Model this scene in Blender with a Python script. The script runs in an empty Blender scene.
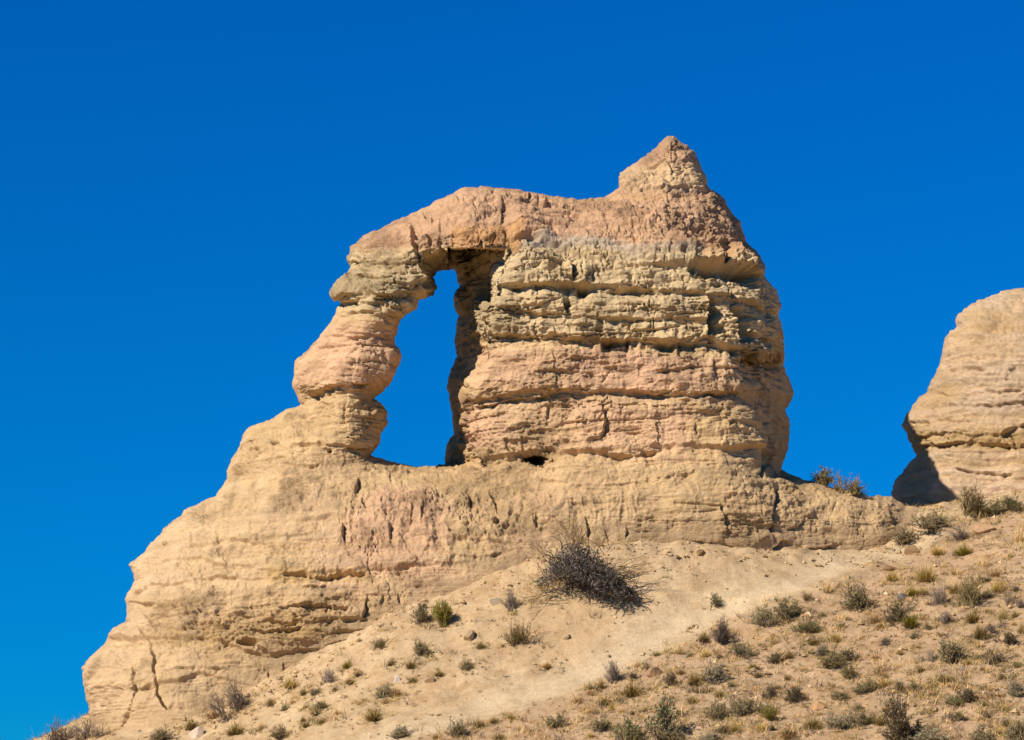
import bpy, math, random
import numpy as np
from mathutils import Vector

rng = np.random.default_rng(7)
random.seed(7)
S = bpy.context.scene
COL = S.collection
R = math.radians

# ------------------------------------------------------------------ camera
W, H = 1024, 740
HFOV, PITCH = 20.0, 10.0
FPX = (W / 2) / math.tan(R(HFOV / 2))
CAM = np.array([0.0, 0.0, 1.7])
FWD = np.array([0, math.cos(R(PITCH)), math.sin(R(PITCH))])
UPV = np.array([0, -math.sin(R(PITCH)), math.cos(R(PITCH))])
RGT = np.array([1.0, 0, 0])
PXM = 1.0 / FPX            # metres per pixel and metre of distance

def pt(u, v, d):
    """survey point of the photograph -> place in the world"""
    u = np.asarray(u, float); v = np.asarray(v, float); d = np.asarray(d, float)
    x = (u - W / 2) / FPX; y = (H / 2 - v) / FPX
    return CAM + d[..., None] * (FWD + x[..., None] * RGT + y[..., None] * UPV)

cd = bpy.data.cameras.new('camera'); cam = bpy.data.objects.new('camera', cd)
COL.objects.link(cam)
cam.location = CAM; cam.rotation_euler = (R(90 + PITCH), 0, 0)
cd.sensor_width = 36; cd.lens = 18 / math.tan(R(HFOV / 2))
cd.clip_start = 0.5; cd.clip_end = 12000
S.camera = cam

# ------------------------------------------------------------------ numpy noise
_T = np.random.default_rng(11).random((64, 64, 64)).astype(np.float32)

def vnoise(p):
    i = np.floor(p).astype(np.int64); f = (p - i).astype(np.float32)
    f = f * f * f * (f * (f * 6 - 15) + 10)
    i0 = i & 63; i1 = (i + 1) & 63
    x0, y0, z0 = i0[..., 0], i0[..., 1], i0[..., 2]
    x1, y1, z1 = i1[..., 0], i1[..., 1], i1[..., 2]
    fx, fy, fz = f[..., 0], f[..., 1], f[..., 2]
    a = _T[x0, y0, z0] * (1 - fx) + _T[x1, y0, z0] * fx
    b = _T[x0, y1, z0] * (1 - fx) + _T[x1, y1, z0] * fx
    c = _T[x0, y0, z1] * (1 - fx) + _T[x1, y0, z1] * fx
    d = _T[x0, y1, z1] * (1 - fx) + _T[x1, y1, z1] * fx
    e = a * (1 - fy) + b * fy; g = c * (1 - fy) + d * fy
    return (e * (1 - fz) + g * fz) * 2 - 1

_RM = np.array([[0.36, 0.48, -0.8], [-0.8, 0.6, 0.0], [0.48, 0.64, 0.6]])

def fbm(p, scale=1.0, octv=4, gain=0.5, off=0.0, ridge=False):
    q = p / scale + off * 17.31
    s = np.zeros(p.shape[:-1], np.float32); a = 1.0; t = 0
    for _ in range(octv):
        n = vnoise(q)
        if ridge: n = 1 - 2 * np.abs(n)
        s += a * n; t += a; a *= gain
        q = q @ _RM.T * 2.03 + 5.7
    return s / t

_H = np.random.default_rng(5).random((64, 64, 3)).astype(np.float32)

def worley2(x, y):
    """F1, F2 and a random number of the nearest cell"""
    ix = np.floor(x).astype(np.int64); iy = np.floor(y).astype(np.int64)
    f1 = np.full(x.shape, 9.0); f2 = f1.copy(); cid = np.zeros(x.shape)
    for dx in (-1, 0, 1):
        for dy in (-1, 0, 1):
            cx = ix + dx; cy = iy + dy
            h = _H[cx & 63, cy & 63]
            d = np.hypot(cx + 0.1 + 0.8 * h[..., 0] - x, cy + 0.1 + 0.8 * h[..., 1] - y)
            c = d < f1
            f2 = np.where(c, f1, np.minimum(f2, d)); cid = np.where(c, h[..., 2], cid)
            f1 = np.where(c, d, f1)
    return f1, f2, cid

def sstep(a, b, x):
    t = np.clip((x - a) / (b - a), 0, 1); return t * t * (3 - 2 * t)

def tps(P, val, lam=1e-4):
    n = len(P)
    def k(a, b):
        r2 = ((a[:, None, :] - b[None, :, :]) ** 2).sum(-1)
        return 0.5 * r2 * np.log(r2 + 1e-12)
    A = np.zeros((n + 3, n + 3)); A[:n, :n] = k(P, P) + lam * np.eye(n)
    A[:n, n] = 1; A[:n, n + 1:] = P; A[n, :n] = 1; A[n + 1:, :n] = P.T
    w = np.linalg.solve(A, np.r_[val, 0, 0, 0])
    def ev(Q):
        sh = Q.shape[:-1]; q = Q.reshape(-1, 2); out = np.empty(len(q))
        for i in range(0, len(q), 40000):
            b = q[i:i + 40000]
            out[i:i + 40000] = k(b, P) @ w[:n] + w[n] + b @ w[n + 1:]
        return out.reshape(sh)
    return ev

# ------------------------------------------------------------------ object helpers
def tag(o, label=None, cat=None, group=None, kind=None):
    if label: o['label'] = label
    if cat: o['category'] = cat
    if group: o['group'] = group
    if kind: o['kind'] = kind
    return o

def mesh_np(name, verts, faces, mat=None, col=None, normals=None, smooth=True):
    """faces: (n,3) or (n,4) array or list of such arrays"""
    fl = faces if isinstance(faces, list) else [faces]
    me = bpy.data.meshes.new(name)
    loops = np.concatenate([f.ravel() for f in fl]).astype(np.int32)
    tot = np.concatenate([np.full(len(f), f.shape[1]) for f in fl]).astype(np.int32)
    st = np.concatenate([[0], np.cumsum(tot)[:-1]]).astype(np.int32)
    me.vertices.add(len(verts)); me.vertices.foreach_set('co', np.asarray(verts, np.float32).ravel())
    me.loops.add(len(loops)); me.loops.foreach_set('vertex_index', loops)
    me.polygons.add(len(tot)); me.polygons.foreach_set('loop_start', st)
    me.polygons.foreach_set('loop_total', tot)
    me.polygons.foreach_set('use_smooth', np.full(len(tot), smooth))
    me.update(calc_edges=True)
    if col is not None:
        a = me.attributes.new('Col', 'FLOAT_COLOR', 'POINT')
        c4 = np.ones((len(verts), 4), np.float32); c4[:, :np.shape(col)[1]] = col
        a.data.foreach_set('color', c4.ravel())
    if normals is not None:
        me.normals_split_custom_set_from_vertices(normals.astype(float).tolist())
    if mat: me.materials.append(mat)
    return me

def link(name, me, parent=None):
    o = bpy.data.objects.new(name, me); COL.objects.link(o)
    if parent: o.parent = parent
    return o

def empty(name, loc=(0, 0, 0)):
    o = bpy.data.objects.new(name, None); COL.objects.link(o)
    o.location = loc; o.empty_display_size = 0.2
    return o

def lin(r, g, b):
    c = np.array([r, g, b], float) / 255
    return np.where(c <= 0.04045, c / 12.92, ((c + 0.055) / 1.055) ** 2.4)

# ------------------------------------------------------------------ materials
def new_mat(name):
    m = bpy.data.materials.new(name); m.use_nodes = True
    nt = m.node_tree; b = nt.nodes['Principled BSDF']
    b.inputs['Roughness'].default_value = 0.95
    b.inputs['Specular IOR Level'].default_value = 0.08
    return m, nt, b

def N(nt, t, **kw):
    n = nt.nodes.new(t)
    for k, v in kw.items():
        if k in n.inputs: n.inputs[k].default_value = v
        else: setattr(n, k, v)
    return n

def earth_mat(name, fine, bump, tint_lo, tint_hi, stretch=1.0, speck=0.0):
    m, nt, b = new_mat(name); L = nt.links.new
    at = N(nt, 'ShaderNodeAttribute', attribute_name='Col')
    tc = N(nt, 'ShaderNodeTexCoord')
    mp = N(nt, 'ShaderNodeMapping'); mp.inputs['Scale'].default_value = (1, 1, stretch)
    L(tc.outputs['Object'], mp.inputs['Vector'])
    n1 = N(nt, 'ShaderNodeTexNoise', Scale=0.9, Detail=8.0, Roughness=0.65)
    n2 = N(nt, 'ShaderNodeTexNoise', Scale=fine, Detail=6.0, Roughness=0.7)
    L(mp.outputs[0], n1.inputs['Vector']); L(mp.outputs[0], n2.inputs['Vector'])
    r1 = N(nt, 'ShaderNodeMapRange'); L(n1.outputs['Fac'], r1.inputs['Value'])
    r1.inputs[1].default_value = 0.3; r1.inputs[2].default_value = 0.7
    r1.inputs[3].default_value = tint_lo; r1.inputs[4].default_value = tint_hi
    r2 = N(nt, 'ShaderNodeMapRange'); L(n2.outputs['Fac'], r2.inputs['Value'])
    r2.inputs[1].default_value = 0.25; r2.inputs[2].default_value = 0.75
    r2.inputs[3].default_value = 0.78; r2.inputs[4].default_value = 1.2
    mu = N(nt, 'ShaderNodeMath', operation='MULTIPLY')
    L(r1.outputs[0], mu.inputs[0]); L(r2.outputs[0], mu.inputs[1])
    vm = N(nt, 'ShaderNodeVectorMath', operation='SCALE')
    L(at.outputs['Color'], vm.inputs[0]); L(mu.outputs[0], vm.inputs['Scale'])
    L(vm.outputs[0], b.inputs['Base Color'])
    bp = N(nt, 'ShaderNodeBump', Strength=1.0, Distance=bump)
    n3 = N(nt, 'ShaderNodeTexNoise', Scale=fine * 1.3, Detail=8.0, Roughness=0.75)
    L(mp.outputs[0], n3.inputs['Vector'])
    L(at.outputs['Alpha'], bp.inputs['Strength'])
    L(n3.outputs['Fac'], bp.inputs['Height']); L(bp.outputs[0], b.inputs['Normal'])
    return m

M_ROCK = earth_mat('banded_sandstone', 9.0, 0.11, 0.86, 1.14, 1.6)
M_DIRT = earth_mat('sandy_soil', 9.0, 0.05, 0.84, 1.14)
M_STONE = earth_mat('loose_stone', 9.0, 0.04, 0.9, 1.1)

def plant_mat(name):
    m, nt, b = new_mat(name); L = nt.links.new
    at = N(nt, 'ShaderNodeAttribute', attribute_name='Col')
    oi = N(nt, 'ShaderNodeObjectInfo')
    r = N(nt, 'ShaderNodeMapRange'); L(oi.outputs['Random'], r.inputs['Value'])
    r.inputs[3].default_value = 1.3; r.inputs[4].default_value = 1.95
    vm = N(nt, 'ShaderNodeVectorMath', operation='SCALE')
    L(at.outputs['Color'], vm.inputs[0]); L(r.outputs[0], vm.inputs['Scale'])
    L(vm.outputs[0], b.inputs['Base Color'])
    return m
M_LEAF = plant_mat('dry_foliage'); M_TWIG = plant_mat('woody_twigs')

# ------------------------------------------------------------------ polyline tools
def near_poly(px, py, poly, closed):
    """distance, nearest point and signed side to a polyline"""
    P = np.asarray(poly, float)
    A = P; B = np.roll(P, -1, 0)
    if not closed: A, B = P[:-1], P[1:]
    best = np.full(px.shape, 1e18); nx = np.zeros(px.shape); ny = nx.copy(); cr = nx.copy()
    s_at = nx.copy(); L0 = 0.0
    for (ax, ay), (bx, by) in zip(A, B):
        sx, sy = bx - ax, by - ay; l2 = sx * sx + sy * sy + 1e-12
        t = np.clip(((px - ax) * sx + (py - ay) * sy) / l2, 0, 1)
        qx, qy = ax + t * sx, ay + t * sy
        d = (px - qx) ** 2 + (py - qy) ** 2
        c = d < best
        best = np.where(c, d, best); nx = np.where(c, qx, nx); ny = np.where(c, qy, ny)
        cr = np.where(c, sx * (py - ay) - sy * (px - ax), cr)
        l = math.sqrt(l2); s_at = np.where(c, L0 + t * l, s_at); L0 += l
    return np.sqrt(best), nx, ny, np.sign(cr), s_at, L0

def inside_poly(px, py, poly):
    P = np.asarray(poly, float); r = np.zeros(px.shape, bool)
    for (ax, ay), (bx, by) in zip(P, np.roll(P, -1, 0)):
        c = (ay > py) != (by > py)
        xi = ax + (py - ay) * (bx - ax) / (by - ay + 1e-12)
        r ^= c & (px < xi)
    return r

def rough(poly, amp, seed):
    """break an outline into short, slightly ragged pieces"""
    r = np.random.default_rng(seed); P = np.asarray(poly, float); out = []
    for a, b in zip(P, np.roll(P, -1, 0)):
        n = max(1, int(np.hypot(*(b - a)) / 3.0))
        t = np.arange(n)[:, None] / n
        q = a + (b - a) * t
        nr = np.array([-(b - a)[1], (b - a)[0]]) / (np.hypot(*(b - a)) + 1e-9)
        out.append(q + nr * r.normal(0, amp, (n, 1)))
    return np.concatenate(out)

# ------------------------------------------------------------------ rock outlines (survey of the photograph)
OUT = [(88,800),(90,742),(89,704),(85,696),(83,668),(94,655),(115,630),(128,622),(126,599),(135,581),(130,565),
 (144,553),(166,527),(190,507),(215,496),(227,479),(226,471),(237,452),(245,430),(252,425),(275,419),(286,409.5),(301,405),
 (298,397),(294,385),(296,361),(310,348),(329,327),(337,315),(337,307.5),(341,302),(333,297.5),(330,294),(334,286),(342,277),
 (348,275),(350,268),(347,260),(353,246),(364,235),(371,231),(379,229.5),(394,221),(420,209),(430,206),(435,200.5),(457,192),
 (465,188),(488,188.5),(497,190),(520,192),(539,194),(560,198),(578,200),(604,197),(618,188),(619,173),(633,164),(657.5,146),
 (667,135.5),(674,135),(682,142),(693,150),(701,169),(711,191),(720,196),(729,207.5),(740,221),(747.5,242),(754,249),
 (760.5,255.5),(766,269),(765,275),(769,283),(776,290),(781,305),(779,314),(785,355),(783,366),(793,393),(785,412),
 (788,420),(787.5,448),(781,469.5),(791,473.5),(807.5,481),(818,482),(833.5,488),(854,490.6),(868,496),(892,497.5),
 (906,505.6),(925,508),(945,515),(960,540),(940,620),(800,680),(600,700),(450,730),(330,800)]
HOLE = [(431,277),(438,271.6),(453,269.6),(456,273),(457,283),(460.5,285),(453,295),(454,309),(458,316),(454,335.5),(456,357),
 (447,379),(451,409),(454,434),(447,445),(445,461),(445.7,465),(417,466),(389,462),(369,456.5),(378,445),(380,434),(385,426),
 (386,412),(381,405),(373,399),(387,385),(393.5,371),(400,359),(399,352),(393.5,344),(395,333),(399,319),(414,310),(417,299),
 (433,296),(435,287)]
OUT2 = [(893,540),(893,490),(897,481),(901,475),(909,466),(917,455),(914,447),(912,442),(907,437),(906,432),(901,425),(904,420),(907,418),(911,408),(920,397),(927,391),(931,381),(936,376),
 (941,362),(944.5,348),(945.7,336),(956,327),(958.6,315),(964.5,309),(978.5,302),(995,294.5),(1014,290),(1024,289),(1060,287),
 (1110,296),(1160,330),(1185,420),(1190,560),(1000,580)]

F1P = [(665,140,105.5),(660,180,104.8),(470,192,103.3),(560,200,103.8),(640,205,103.6),(735,225,104.3),(440,215,102.2),(480,235,101.5),
 (380,240,102.4),(530,260,101.3),(600,260,101.6),(700,260,101.9),(750,265,102.6),(530,320,100.8),(620,320,100.8),(700,330,101.0),(750,330,101.8),
 (775,330,102.6),(480,370,100.6),(560,380,100.3),(680,380,100.2),(735,370,100.8),(780,390,102),(470,450,100.3),(560,445,100.0),(680,440,99.8),
 (745,440,100.1),(780,440,101),(395,260,101.8),(370,300,101.4),(345,370,101.2),(320,390,101.6),(365,390,101.1),(350,420,100.5),(280,425,101.2),
 (240,470,100.9),(330,460,100.2),(420,466,100.7),(420,480,99.6),(500,470,99.9),(560,465,99.5),(640,465,99.3),(740,465,99.5),
 (200,520,99.8),(150,570,98.6),(130,640,97),(95,670,96.8),(95,730,96),(250,520,98.9),(350,520,98.4),(450,520,98.2),(560,520,98),
 (680,510,98.2),(765,510,98.8),(790,515,99.2),(850,510,100.1),(800,485,100.4),(870,498,100.5),(900,510,100.7),(930,520,101.0),(905,532,100.4),
 (780,548,98.9),(680,545,98.1),(560,550,97.5),(200,600,97.2),(250,640,96.3),(160,660,96),(150,720,94.8),(250,692,95.2),(200,720,94.6),
 (330,650,95.7),(300,580,96.9),(420,605,96.3),(400,560,97.2),(500,578,96.9),(880,548,100.1),
 (200,790,93.5),(400,700,95.2),(560,620,97.2),(780,600,98.7),(880,580,100.6),(700,660,98),(930,560,101.6)]
F2P = [(910,420,110.6),(960,430,109.2),(1024,430,108.6),(1100,430,108.5),(960,330,111),(1024,330,110.4),(1020,292,112.2),(1100,310,111.5),
 (900,490,110.4),(930,480,109.3),(960,500,108.4),(1024,500,107.6),(1100,500,107.4),(1170,400,110.6),(940,540,108.4),(1100,560,107.4)]

def interp(v, pts):
    p = np.array(pts, float); return np.interp(v, p[:, 0], p[:, 1])

UB = [(245,502),(252,500),(262,499),(284,490.5),(300,489),(311,478),(341,480),(360,481),(379,469),(396,465),(409,467),(423,466),(448,471),(466,478)]
UH = [(245,456),(273,456),(285,460),(295,453),(316,458),(335,454),(357,456),(379,447),(409,451),(434,454),(445,447),(466,445)]
UC = [(195,706),(221,732),(242,741),(256,752),(270,758),(290,762),(320,766),(352,768),(360,738),(379,746),(401,751),(420,758),(445,766),(470,774)]
UE = [(195,716),(221,740),(242,748),(256,761),(270,767),(290,776),(305,781),(320,780),(352,785),(366,784),(393,793),(412,785),(420,788),(448,787),(470,781)]

def extra1(u, v):
    """the two side faces: jamb and ceiling of the opening, and the far right flank"""
    def jag(k): return 4.0 * vnoise(np.stack([u * 0 + k, v / 14, v * 0], -1)) + 2.0 * vnoise(np.stack([u / 30 + k, v / 4.5, v * 0], -1))
    ub, uh = interp(v, UB) + 3 + jag(3.3), interp(v, UH)
    vl = 251 + 2.2 * vnoise(np.stack([u / 9, u * 0 + 8.2, u * 0], -1)) + 1.2 * vnoise(np.stack([u / 3.5, u * 0 + 4.2, u * 0], -1))
    j = np.clip((ub - u) / (ub - uh), 0, 1) ** 0.5
    j = np.where((v > 249) & (v < 468) & (u > uh - 8), j, 0)
    j *= sstep(468, 463, v)
    ce = np.clip((v - vl) / 20, 0, 1) ** 0.7 * sstep(424, 434, u) * (u < 502) * (v < 300)
    ce = np.where((v > 300) | (u > interp(v, UB)), 0, ce)
    add = np.maximum(4.6 * j, 3.4 * ce)
    uc, ue = interp(v, UC) - 3 - 6 * sstep(345, 365, v) + .7 * jag(9.1), interp(v, UE)
    k = np.clip((u - uc) / np.maximum(ue - uc, 3), 0, 1)
    amp = np.interp(v, [190, 250, 345, 362, 470, 480], [1.0, 1.6, 2.6, 6.0, 6.0, 0])
    add = add + np.where((v > 190) & (v < 480) & (u > 690), amp * k, 0)
    add = add + 2.6 * np.exp(-(((u - 534) / 8.5) ** 2 + ((v - 459.5 + .004 * (u - 534) ** 2) / 3.4) ** 2) ** 2)
    return add

# features: kind, amplitude (m), reach (px), polyline.  L = ledge with an undercut below it, S = vertical step facing right, C = crack
FE1 = [
 ('L',.14,6,[(514,226),(532,228.5),(546,228)]),
 ('L',.95,10,[(686,266),(701,265),(716,266),(733,266),(750,272),(762,273)]),
 ('L',.16,6,[(584,260),(598,262.5),(618,264),(634,265),(660,266),(690,267)]),
 ('L',.28,7,[(506,286),(529,285),(545,285),(559,286)]),
 ('L',.65,9,[(551,286),(560,286),(574,286.5),(592,287)]),
 ('L',.22,7,[(592,290),(616,291),(637,290.6),(660,292),(700,293)]),
 ('L',.14,6,[(600,320),(609,321),(623,321.7),(645,322)]),
 ('L',.2,9,[(480,335),(488,334),(512,335.5),(526,338),(546,331)]),
 ('L',.16,8,[(546,335),(570,339),(590,340)]),
 ('L',.55,10,[(588,339.6),(606,341),(649,342.5),(688,341),(707,339),(718,345),(740,350.6),(759,357),(783,364)]),
 ('L',.17,6,[(540,388),(578,389),(597,393),(630,391.6),(660,395),(688,394),(742,393)]),
 ('L',.2,6,[(464,409),(493,405),(512,400),(542,394),(559,392)]),
 ('L',.12,4,[(466,402),(500,396),(530,388),(559,384)]),
 ('L',.2,7,[(538,448),(575,450),(622,453),(660,449),(676,446)]),
 ('L',.12,4,[(476,463.5),(496,463),(511,459),(519,455.5),(528,453.4),(546,452)]),
 ('L',.12,5,[(540,478),(580,486),(640,482),(700,470)]),
 ('S',.5,6,[(568,262),(569,284)]),('S',.6,6,[(562,297),(564,315)]),('S',.15,4,[(579,266),(580,282)]),('S',.15,4,[(592,268),(593,284)]),
 ('S',.85,8,[(704,296),(705,320),(704,340)]),('S',.9,10,[(728,308),(733,328),(738,348)]),('S',.45,6,[(722,286),(726,300)]),
 ('S',.5,6,[(714,244),(719,266)]),('S',.6,7,[(730,236),(737,264)]),('S',.5,7,[(744,250),(750,274)]),('S',.25,6,[(696,246),(692,266)]),
 ('S',.09,4,[(570,349),(568,377)]),('S',.16,4,[(551,398),(545,427)]),('S',.2,5,[(604,402),(607,423),(600,436),(586,442)]),
 ('S',.08,4,[(692,422),(695,436)]),('S',.12,5,[(713,360),(712,378)]),('S',.14,5,[(730,360),(731,388)]),
 ('S',.15,6,[(652,322),(652,340)]),('S',.12,5,[(686,250),(690,262)]),('S',.1,4,[(640,366),(638,386)]),('S',.05,4,[(612,372),(602,388)]),
 ('L',.25,7,[(742,300),(760,306),(781,314)]),('S',.2,6,[(762,294),(764,308)]),('L',.14,6,[(742,330),(770,338),(784,344)]),
 ('C',.3,1.2,[(775.4,484),(775,500),(774,522),(773,545)]),
 ('S',.12,6,[(775.8,484),(775,520),(774,546)]),
 ('C',.35,1.2,[(764,450),(765,466),(762,480)]),
 ('L',.16,6,[(755,552),(766,552),(784,540),(807,547),(826,545.5),(845,543)]),
 ('L',.12,5,[(680,541),(720,543),(742,548)]),('S',.14,4,[(722,500),(725,540)]),
 ('L',.12,4,[(788,528),(800,524),(806,516)]),('S',.12,4,[(816,514),(818,530)]),
 # bridge and slender pillar
 ('L',.4,8,[(332,298.6),(341,302),(360,299),(363,296)]),('L',.22,5,[(362,293),(373,290)]),
 ('L',.32,7,[(372,296),(382,298),(400,295),(405,292),(418,291)]),
 ('L',.16,5,[(349,267),(368,264.5),(382,262.4),(400,262.4),(416,263)]),('L',.12,4,[(395,272.7),(420,272.7)]),
 ('L',.1,4,[(352,249.4),(376,245.3)]),('L',.1,4,[(350,256),(384,253),(404,256)]),('L',.1,4,[(352,277),(372,275),(396,278)]),
 ('S',.45,9,[(409,226),(412,247),(416,261),(420,277.5),(417.6,290)]),
 ('L',.3,7,[(307,396),(322,391),(335,387.5),(370,383),(390,382)]),('L',.12,5,[(330,336),(348,337),(365,333),(396,334)]),
 ('L',.2,6,[(398,305),(410,309),(416,307)]),('S',.2,6,[(380,312),(382,322)]),('S',.15,4,[(402,308),(401,320)]),
 ('L',.14,5,[(340,313),(370,311),(398,314)]),('S',.25,8,[(388,340),(391,362),(386,380)]),
 ('S',.12,4,[(366,404),(368,420),(360,424)]),('C',.1,1.2,[(344,403),(344,424)]),('C',.1,1.2,[(322,405),(324,422)]),
 ('L',.14,4,[(289,444),(310,445),(330,443)]),('L',.3,6,[(344,448),(360,447),(380,441)]),
 ('L',.12,5,[(282,465),(300,469),(325,465)]),('L',.1,5,[(228,474),(245,474),(270,470)]),
 ('S',.3,6,[(426,230),(428,250)]),('S',.14,4,[(437,232),(438,248)]),('S',.14,4,[(454,230),(453,250)]),
 ('S',.3,5,[(422,214),(423,222)]),('S',.22,4,[(430,216),(431,223)]),('S',.14,5,[(502,200),(502,226)]),('S',.1,4,[(504,228),(503,250)]),
 ('S',.2,5,[(524,236),(528,246)]),('S',.25,4,[(528,194),(530,204)]),('S',.25,4,[(537,195),(538,204)]),('S',.25,4,[(545,197),(546,206)]),
 ('L',.12,5,[(512,205),(540,205),(566,208),(600,214)]),('L',.1,5,[(436,203),(460,201),(496,202)]),
 ('L',.12,4,[(618,187),(650,188),(690,188),(712,193)]),('S',.14,5,[(640,206),(648,214)]),('S',.14,5,[(668,160),(672,176)]),
 ('L',.12,4,[(620,228),(660,232),(690,236)]),
 # plinth
 ('L',.26,5,[(268,575),(302,571),(316,576),(349,570),(368,572)]),('S',.25,5,[(342,526),(343,542)]),('S',.25,5,[(391,526),(392,548)]),
 ('S',.2,5,[(374.5,534),(373,548)]),('S',.22,5,[(359,476),(358,486),(355,494)]),('S',.2,4,[(352,503),(352,514)]),('S',.2,4,[(363,502),(366,513)]),
 ('S',.2,5,[(366,552),(369,572)]),('S',.12,4,[(404,536),(405,548)]),('S',.14,4,[(388,478),(391,486)]),
 ('S',.28,6,[(488,492),(493,509),(493,518),(488,532)]),('S',.2,4,[(468,497),(469,510)]),('S',.2,4,[(468,520),(469,531)]),
 ('S',.15,4,[(509,508),(502.5,529)]),('S',.15,4,[(518,498),(521,510)]),('S',.14,4,[(535,510),(535,531)]),('S',.12,4,[(555,468),(556,478)]),
 ('S',.12,4,[(410,498),(413,512),(411,530)]),('S',.12,4,[(424,506),(424,528)]),('S',.14,4,[(585,512),(588,540)]),('S',.12,4,[(605,528),(611,544)]),
 ('S',.12,4,[(626,528),(627,538)]),('L',.12,5,[(440,535),(470,540),(520,546)]),('L',.1,5,[(434,548),(460,556),(492,560),(505,552)]),
 ('L',.14,5,[(146,603),(175,605.6),(194,614),(221,616.6),(245,622)]),('L',.3,5,[(230,640),(249,645),(271,655),(283,659)]),
 ('L',.18,5,[(236,627.5),(265,633),(282,632),(310,627)]),('L',.16,6,[(130,592),(160,586),(210,580),(240,578)]),
 ('C',.55,.6,[(139,627),(150,641),(156,657),(157,677),(160,693),(168,711)]),('C',.55,.6,[(135,664),(136.6,688),(135,709),(124,729),(119,742)]),
 ('S',.05,8,[(150,641),(156,657),(157,677)]),('S',.05,8,[(135,664),(136.6,688),(135,709),(124,729)]),
 ('L',.12,4,[(110,689),(138,689),(157,682)]),('L',.1,5,[(160,672),(200,668),(250,672),(290,668)]),
 ('L',.22,6,[(300,650),(310,649),(343,644),(361,642)]),('L',.18,5,[(318,622),(345,620),(367,619),(411,619)]),('L',.16,5,[(280,610),(320,606),(355,610)]),
 ('S',.22,5,[(368,594),(366,610),(361,622)]),('S',.16,4,[(384,594),(381,606)]),('S',.14,4,[(400,594),(400,604)]),('S',.14,4,[(325,604),(326,616)]),
 ('L',.14,4,[(330,632),(350,634),(372,630)]),('S',.16,4,[(283,664),(284,676)]),('S',.14,4,[(268,668),(270,680)]),
 ('L',.1,4,[(300,590),(330,588)]),('L',.1,5,[(190,548),(230,540),(270,545)]),
]
FE2 = [('L',.16,6,[(938,372),(962,369),(990,371)]),('L',.14,5,[(922,404),(950,402),(990,405),(1030,400)]),('L',.14,5,[(906,420),(940,418),(980,421)]),('L',.12,5,[(950,335),(985,338),(1024,333)]),('L',.14,5,[(930,470),(960,468),(1000,472),(1040,470)]),('S',.12,5,[(998,378),(996,396)]),('S',.1,4,[(962,405),(963,420)]),('L',.12,5,[(908,434),(929,433.5),(955,430),(971,430)]),('L',.22,6,[(914,444),(934,445),(957,442),(990,442),(1014,444),(1060,440)]),
 ('L',.28,6,[(985,441),(1000,434),(1024,424),(1050,420)]),('L',.12,5,[(974,320),(990,327),(1004,325.5)]),('L',.08,5,[(942,357),(971,355),(1014,355),(1080,350)]),
 ('L',.07,5,[(944,346),(980,343),(1024,345)]),('L',.07,5,[(930,392),(970,394),(1010,388),(1060,392)]),('C',.16,1.0,[(955,430),(956,450)]),('C',.2,1.0,[(934,442),(933,450)]),
 ('L',.1,5,[(962,310),(980,312)]),('C',.16,1.0,[(1013,436),(1014,448)]),('S',.08,5,[(978,352),(977,362)])]
PITS = [(165.5,544,2,1.5,.3),(276,444,4,1.5,.25),(248,644,10,3,.5),(330,452,2,2,.25)]

def paint_features(u, v, FE):
    disp = np.zeros(u.shape)
    for q, (kind, amp, reach, pl) in enumerate(FE):
        p = np.array(pl, float); mg = 46
        idx = np.where((u > p[:, 0].min() - mg) & (u < p[:, 0].max() + mg) & (v > p[:, 1].min() - mg) & (v < p[:, 1].max() + mg))
        if len(idx[0]) == 0: continue
        uu, vv = u[idx], v[idx]
        d, _, _, sg, s, Lt = near_poly(uu, vv, pl, False)
        fade = np.minimum(sstep(-1, min(9, Lt * .3), s), sstep(-1, min(9, Lt * .3), Lt - s)) * (d < 44)
        mod = 0.72 + 0.7 * vnoise(np.stack([s / 13.0 + q * 3.1, np.full_like(s, q * 1.7), s * 0], -1)) + 0.45 * vnoise(np.stack([s / 4.0 + q * 5.3, np.full_like(s, q * 2.7), s * 0], -1))
        a = amp * fade * (np.clip(mod, .0, 1.45) if kind != 'C' else np.clip(mod, .25, 1.3))
        t = d * sg
        if kind == 'S': t = -t
        if kind == 'C':
            disp[idx] += -a * np.exp(-(d / reach) ** 2)
        else:
            hr = reach * .65 + amp * 5
            disp[idx] += np.where(t > 0, -a * np.exp(-(t / hr) ** 1.5) * np.clip(t / 1.0, 0, 1), 0.30 * a * np.exp(t / (reach * 1.3)))
    return disp

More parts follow.
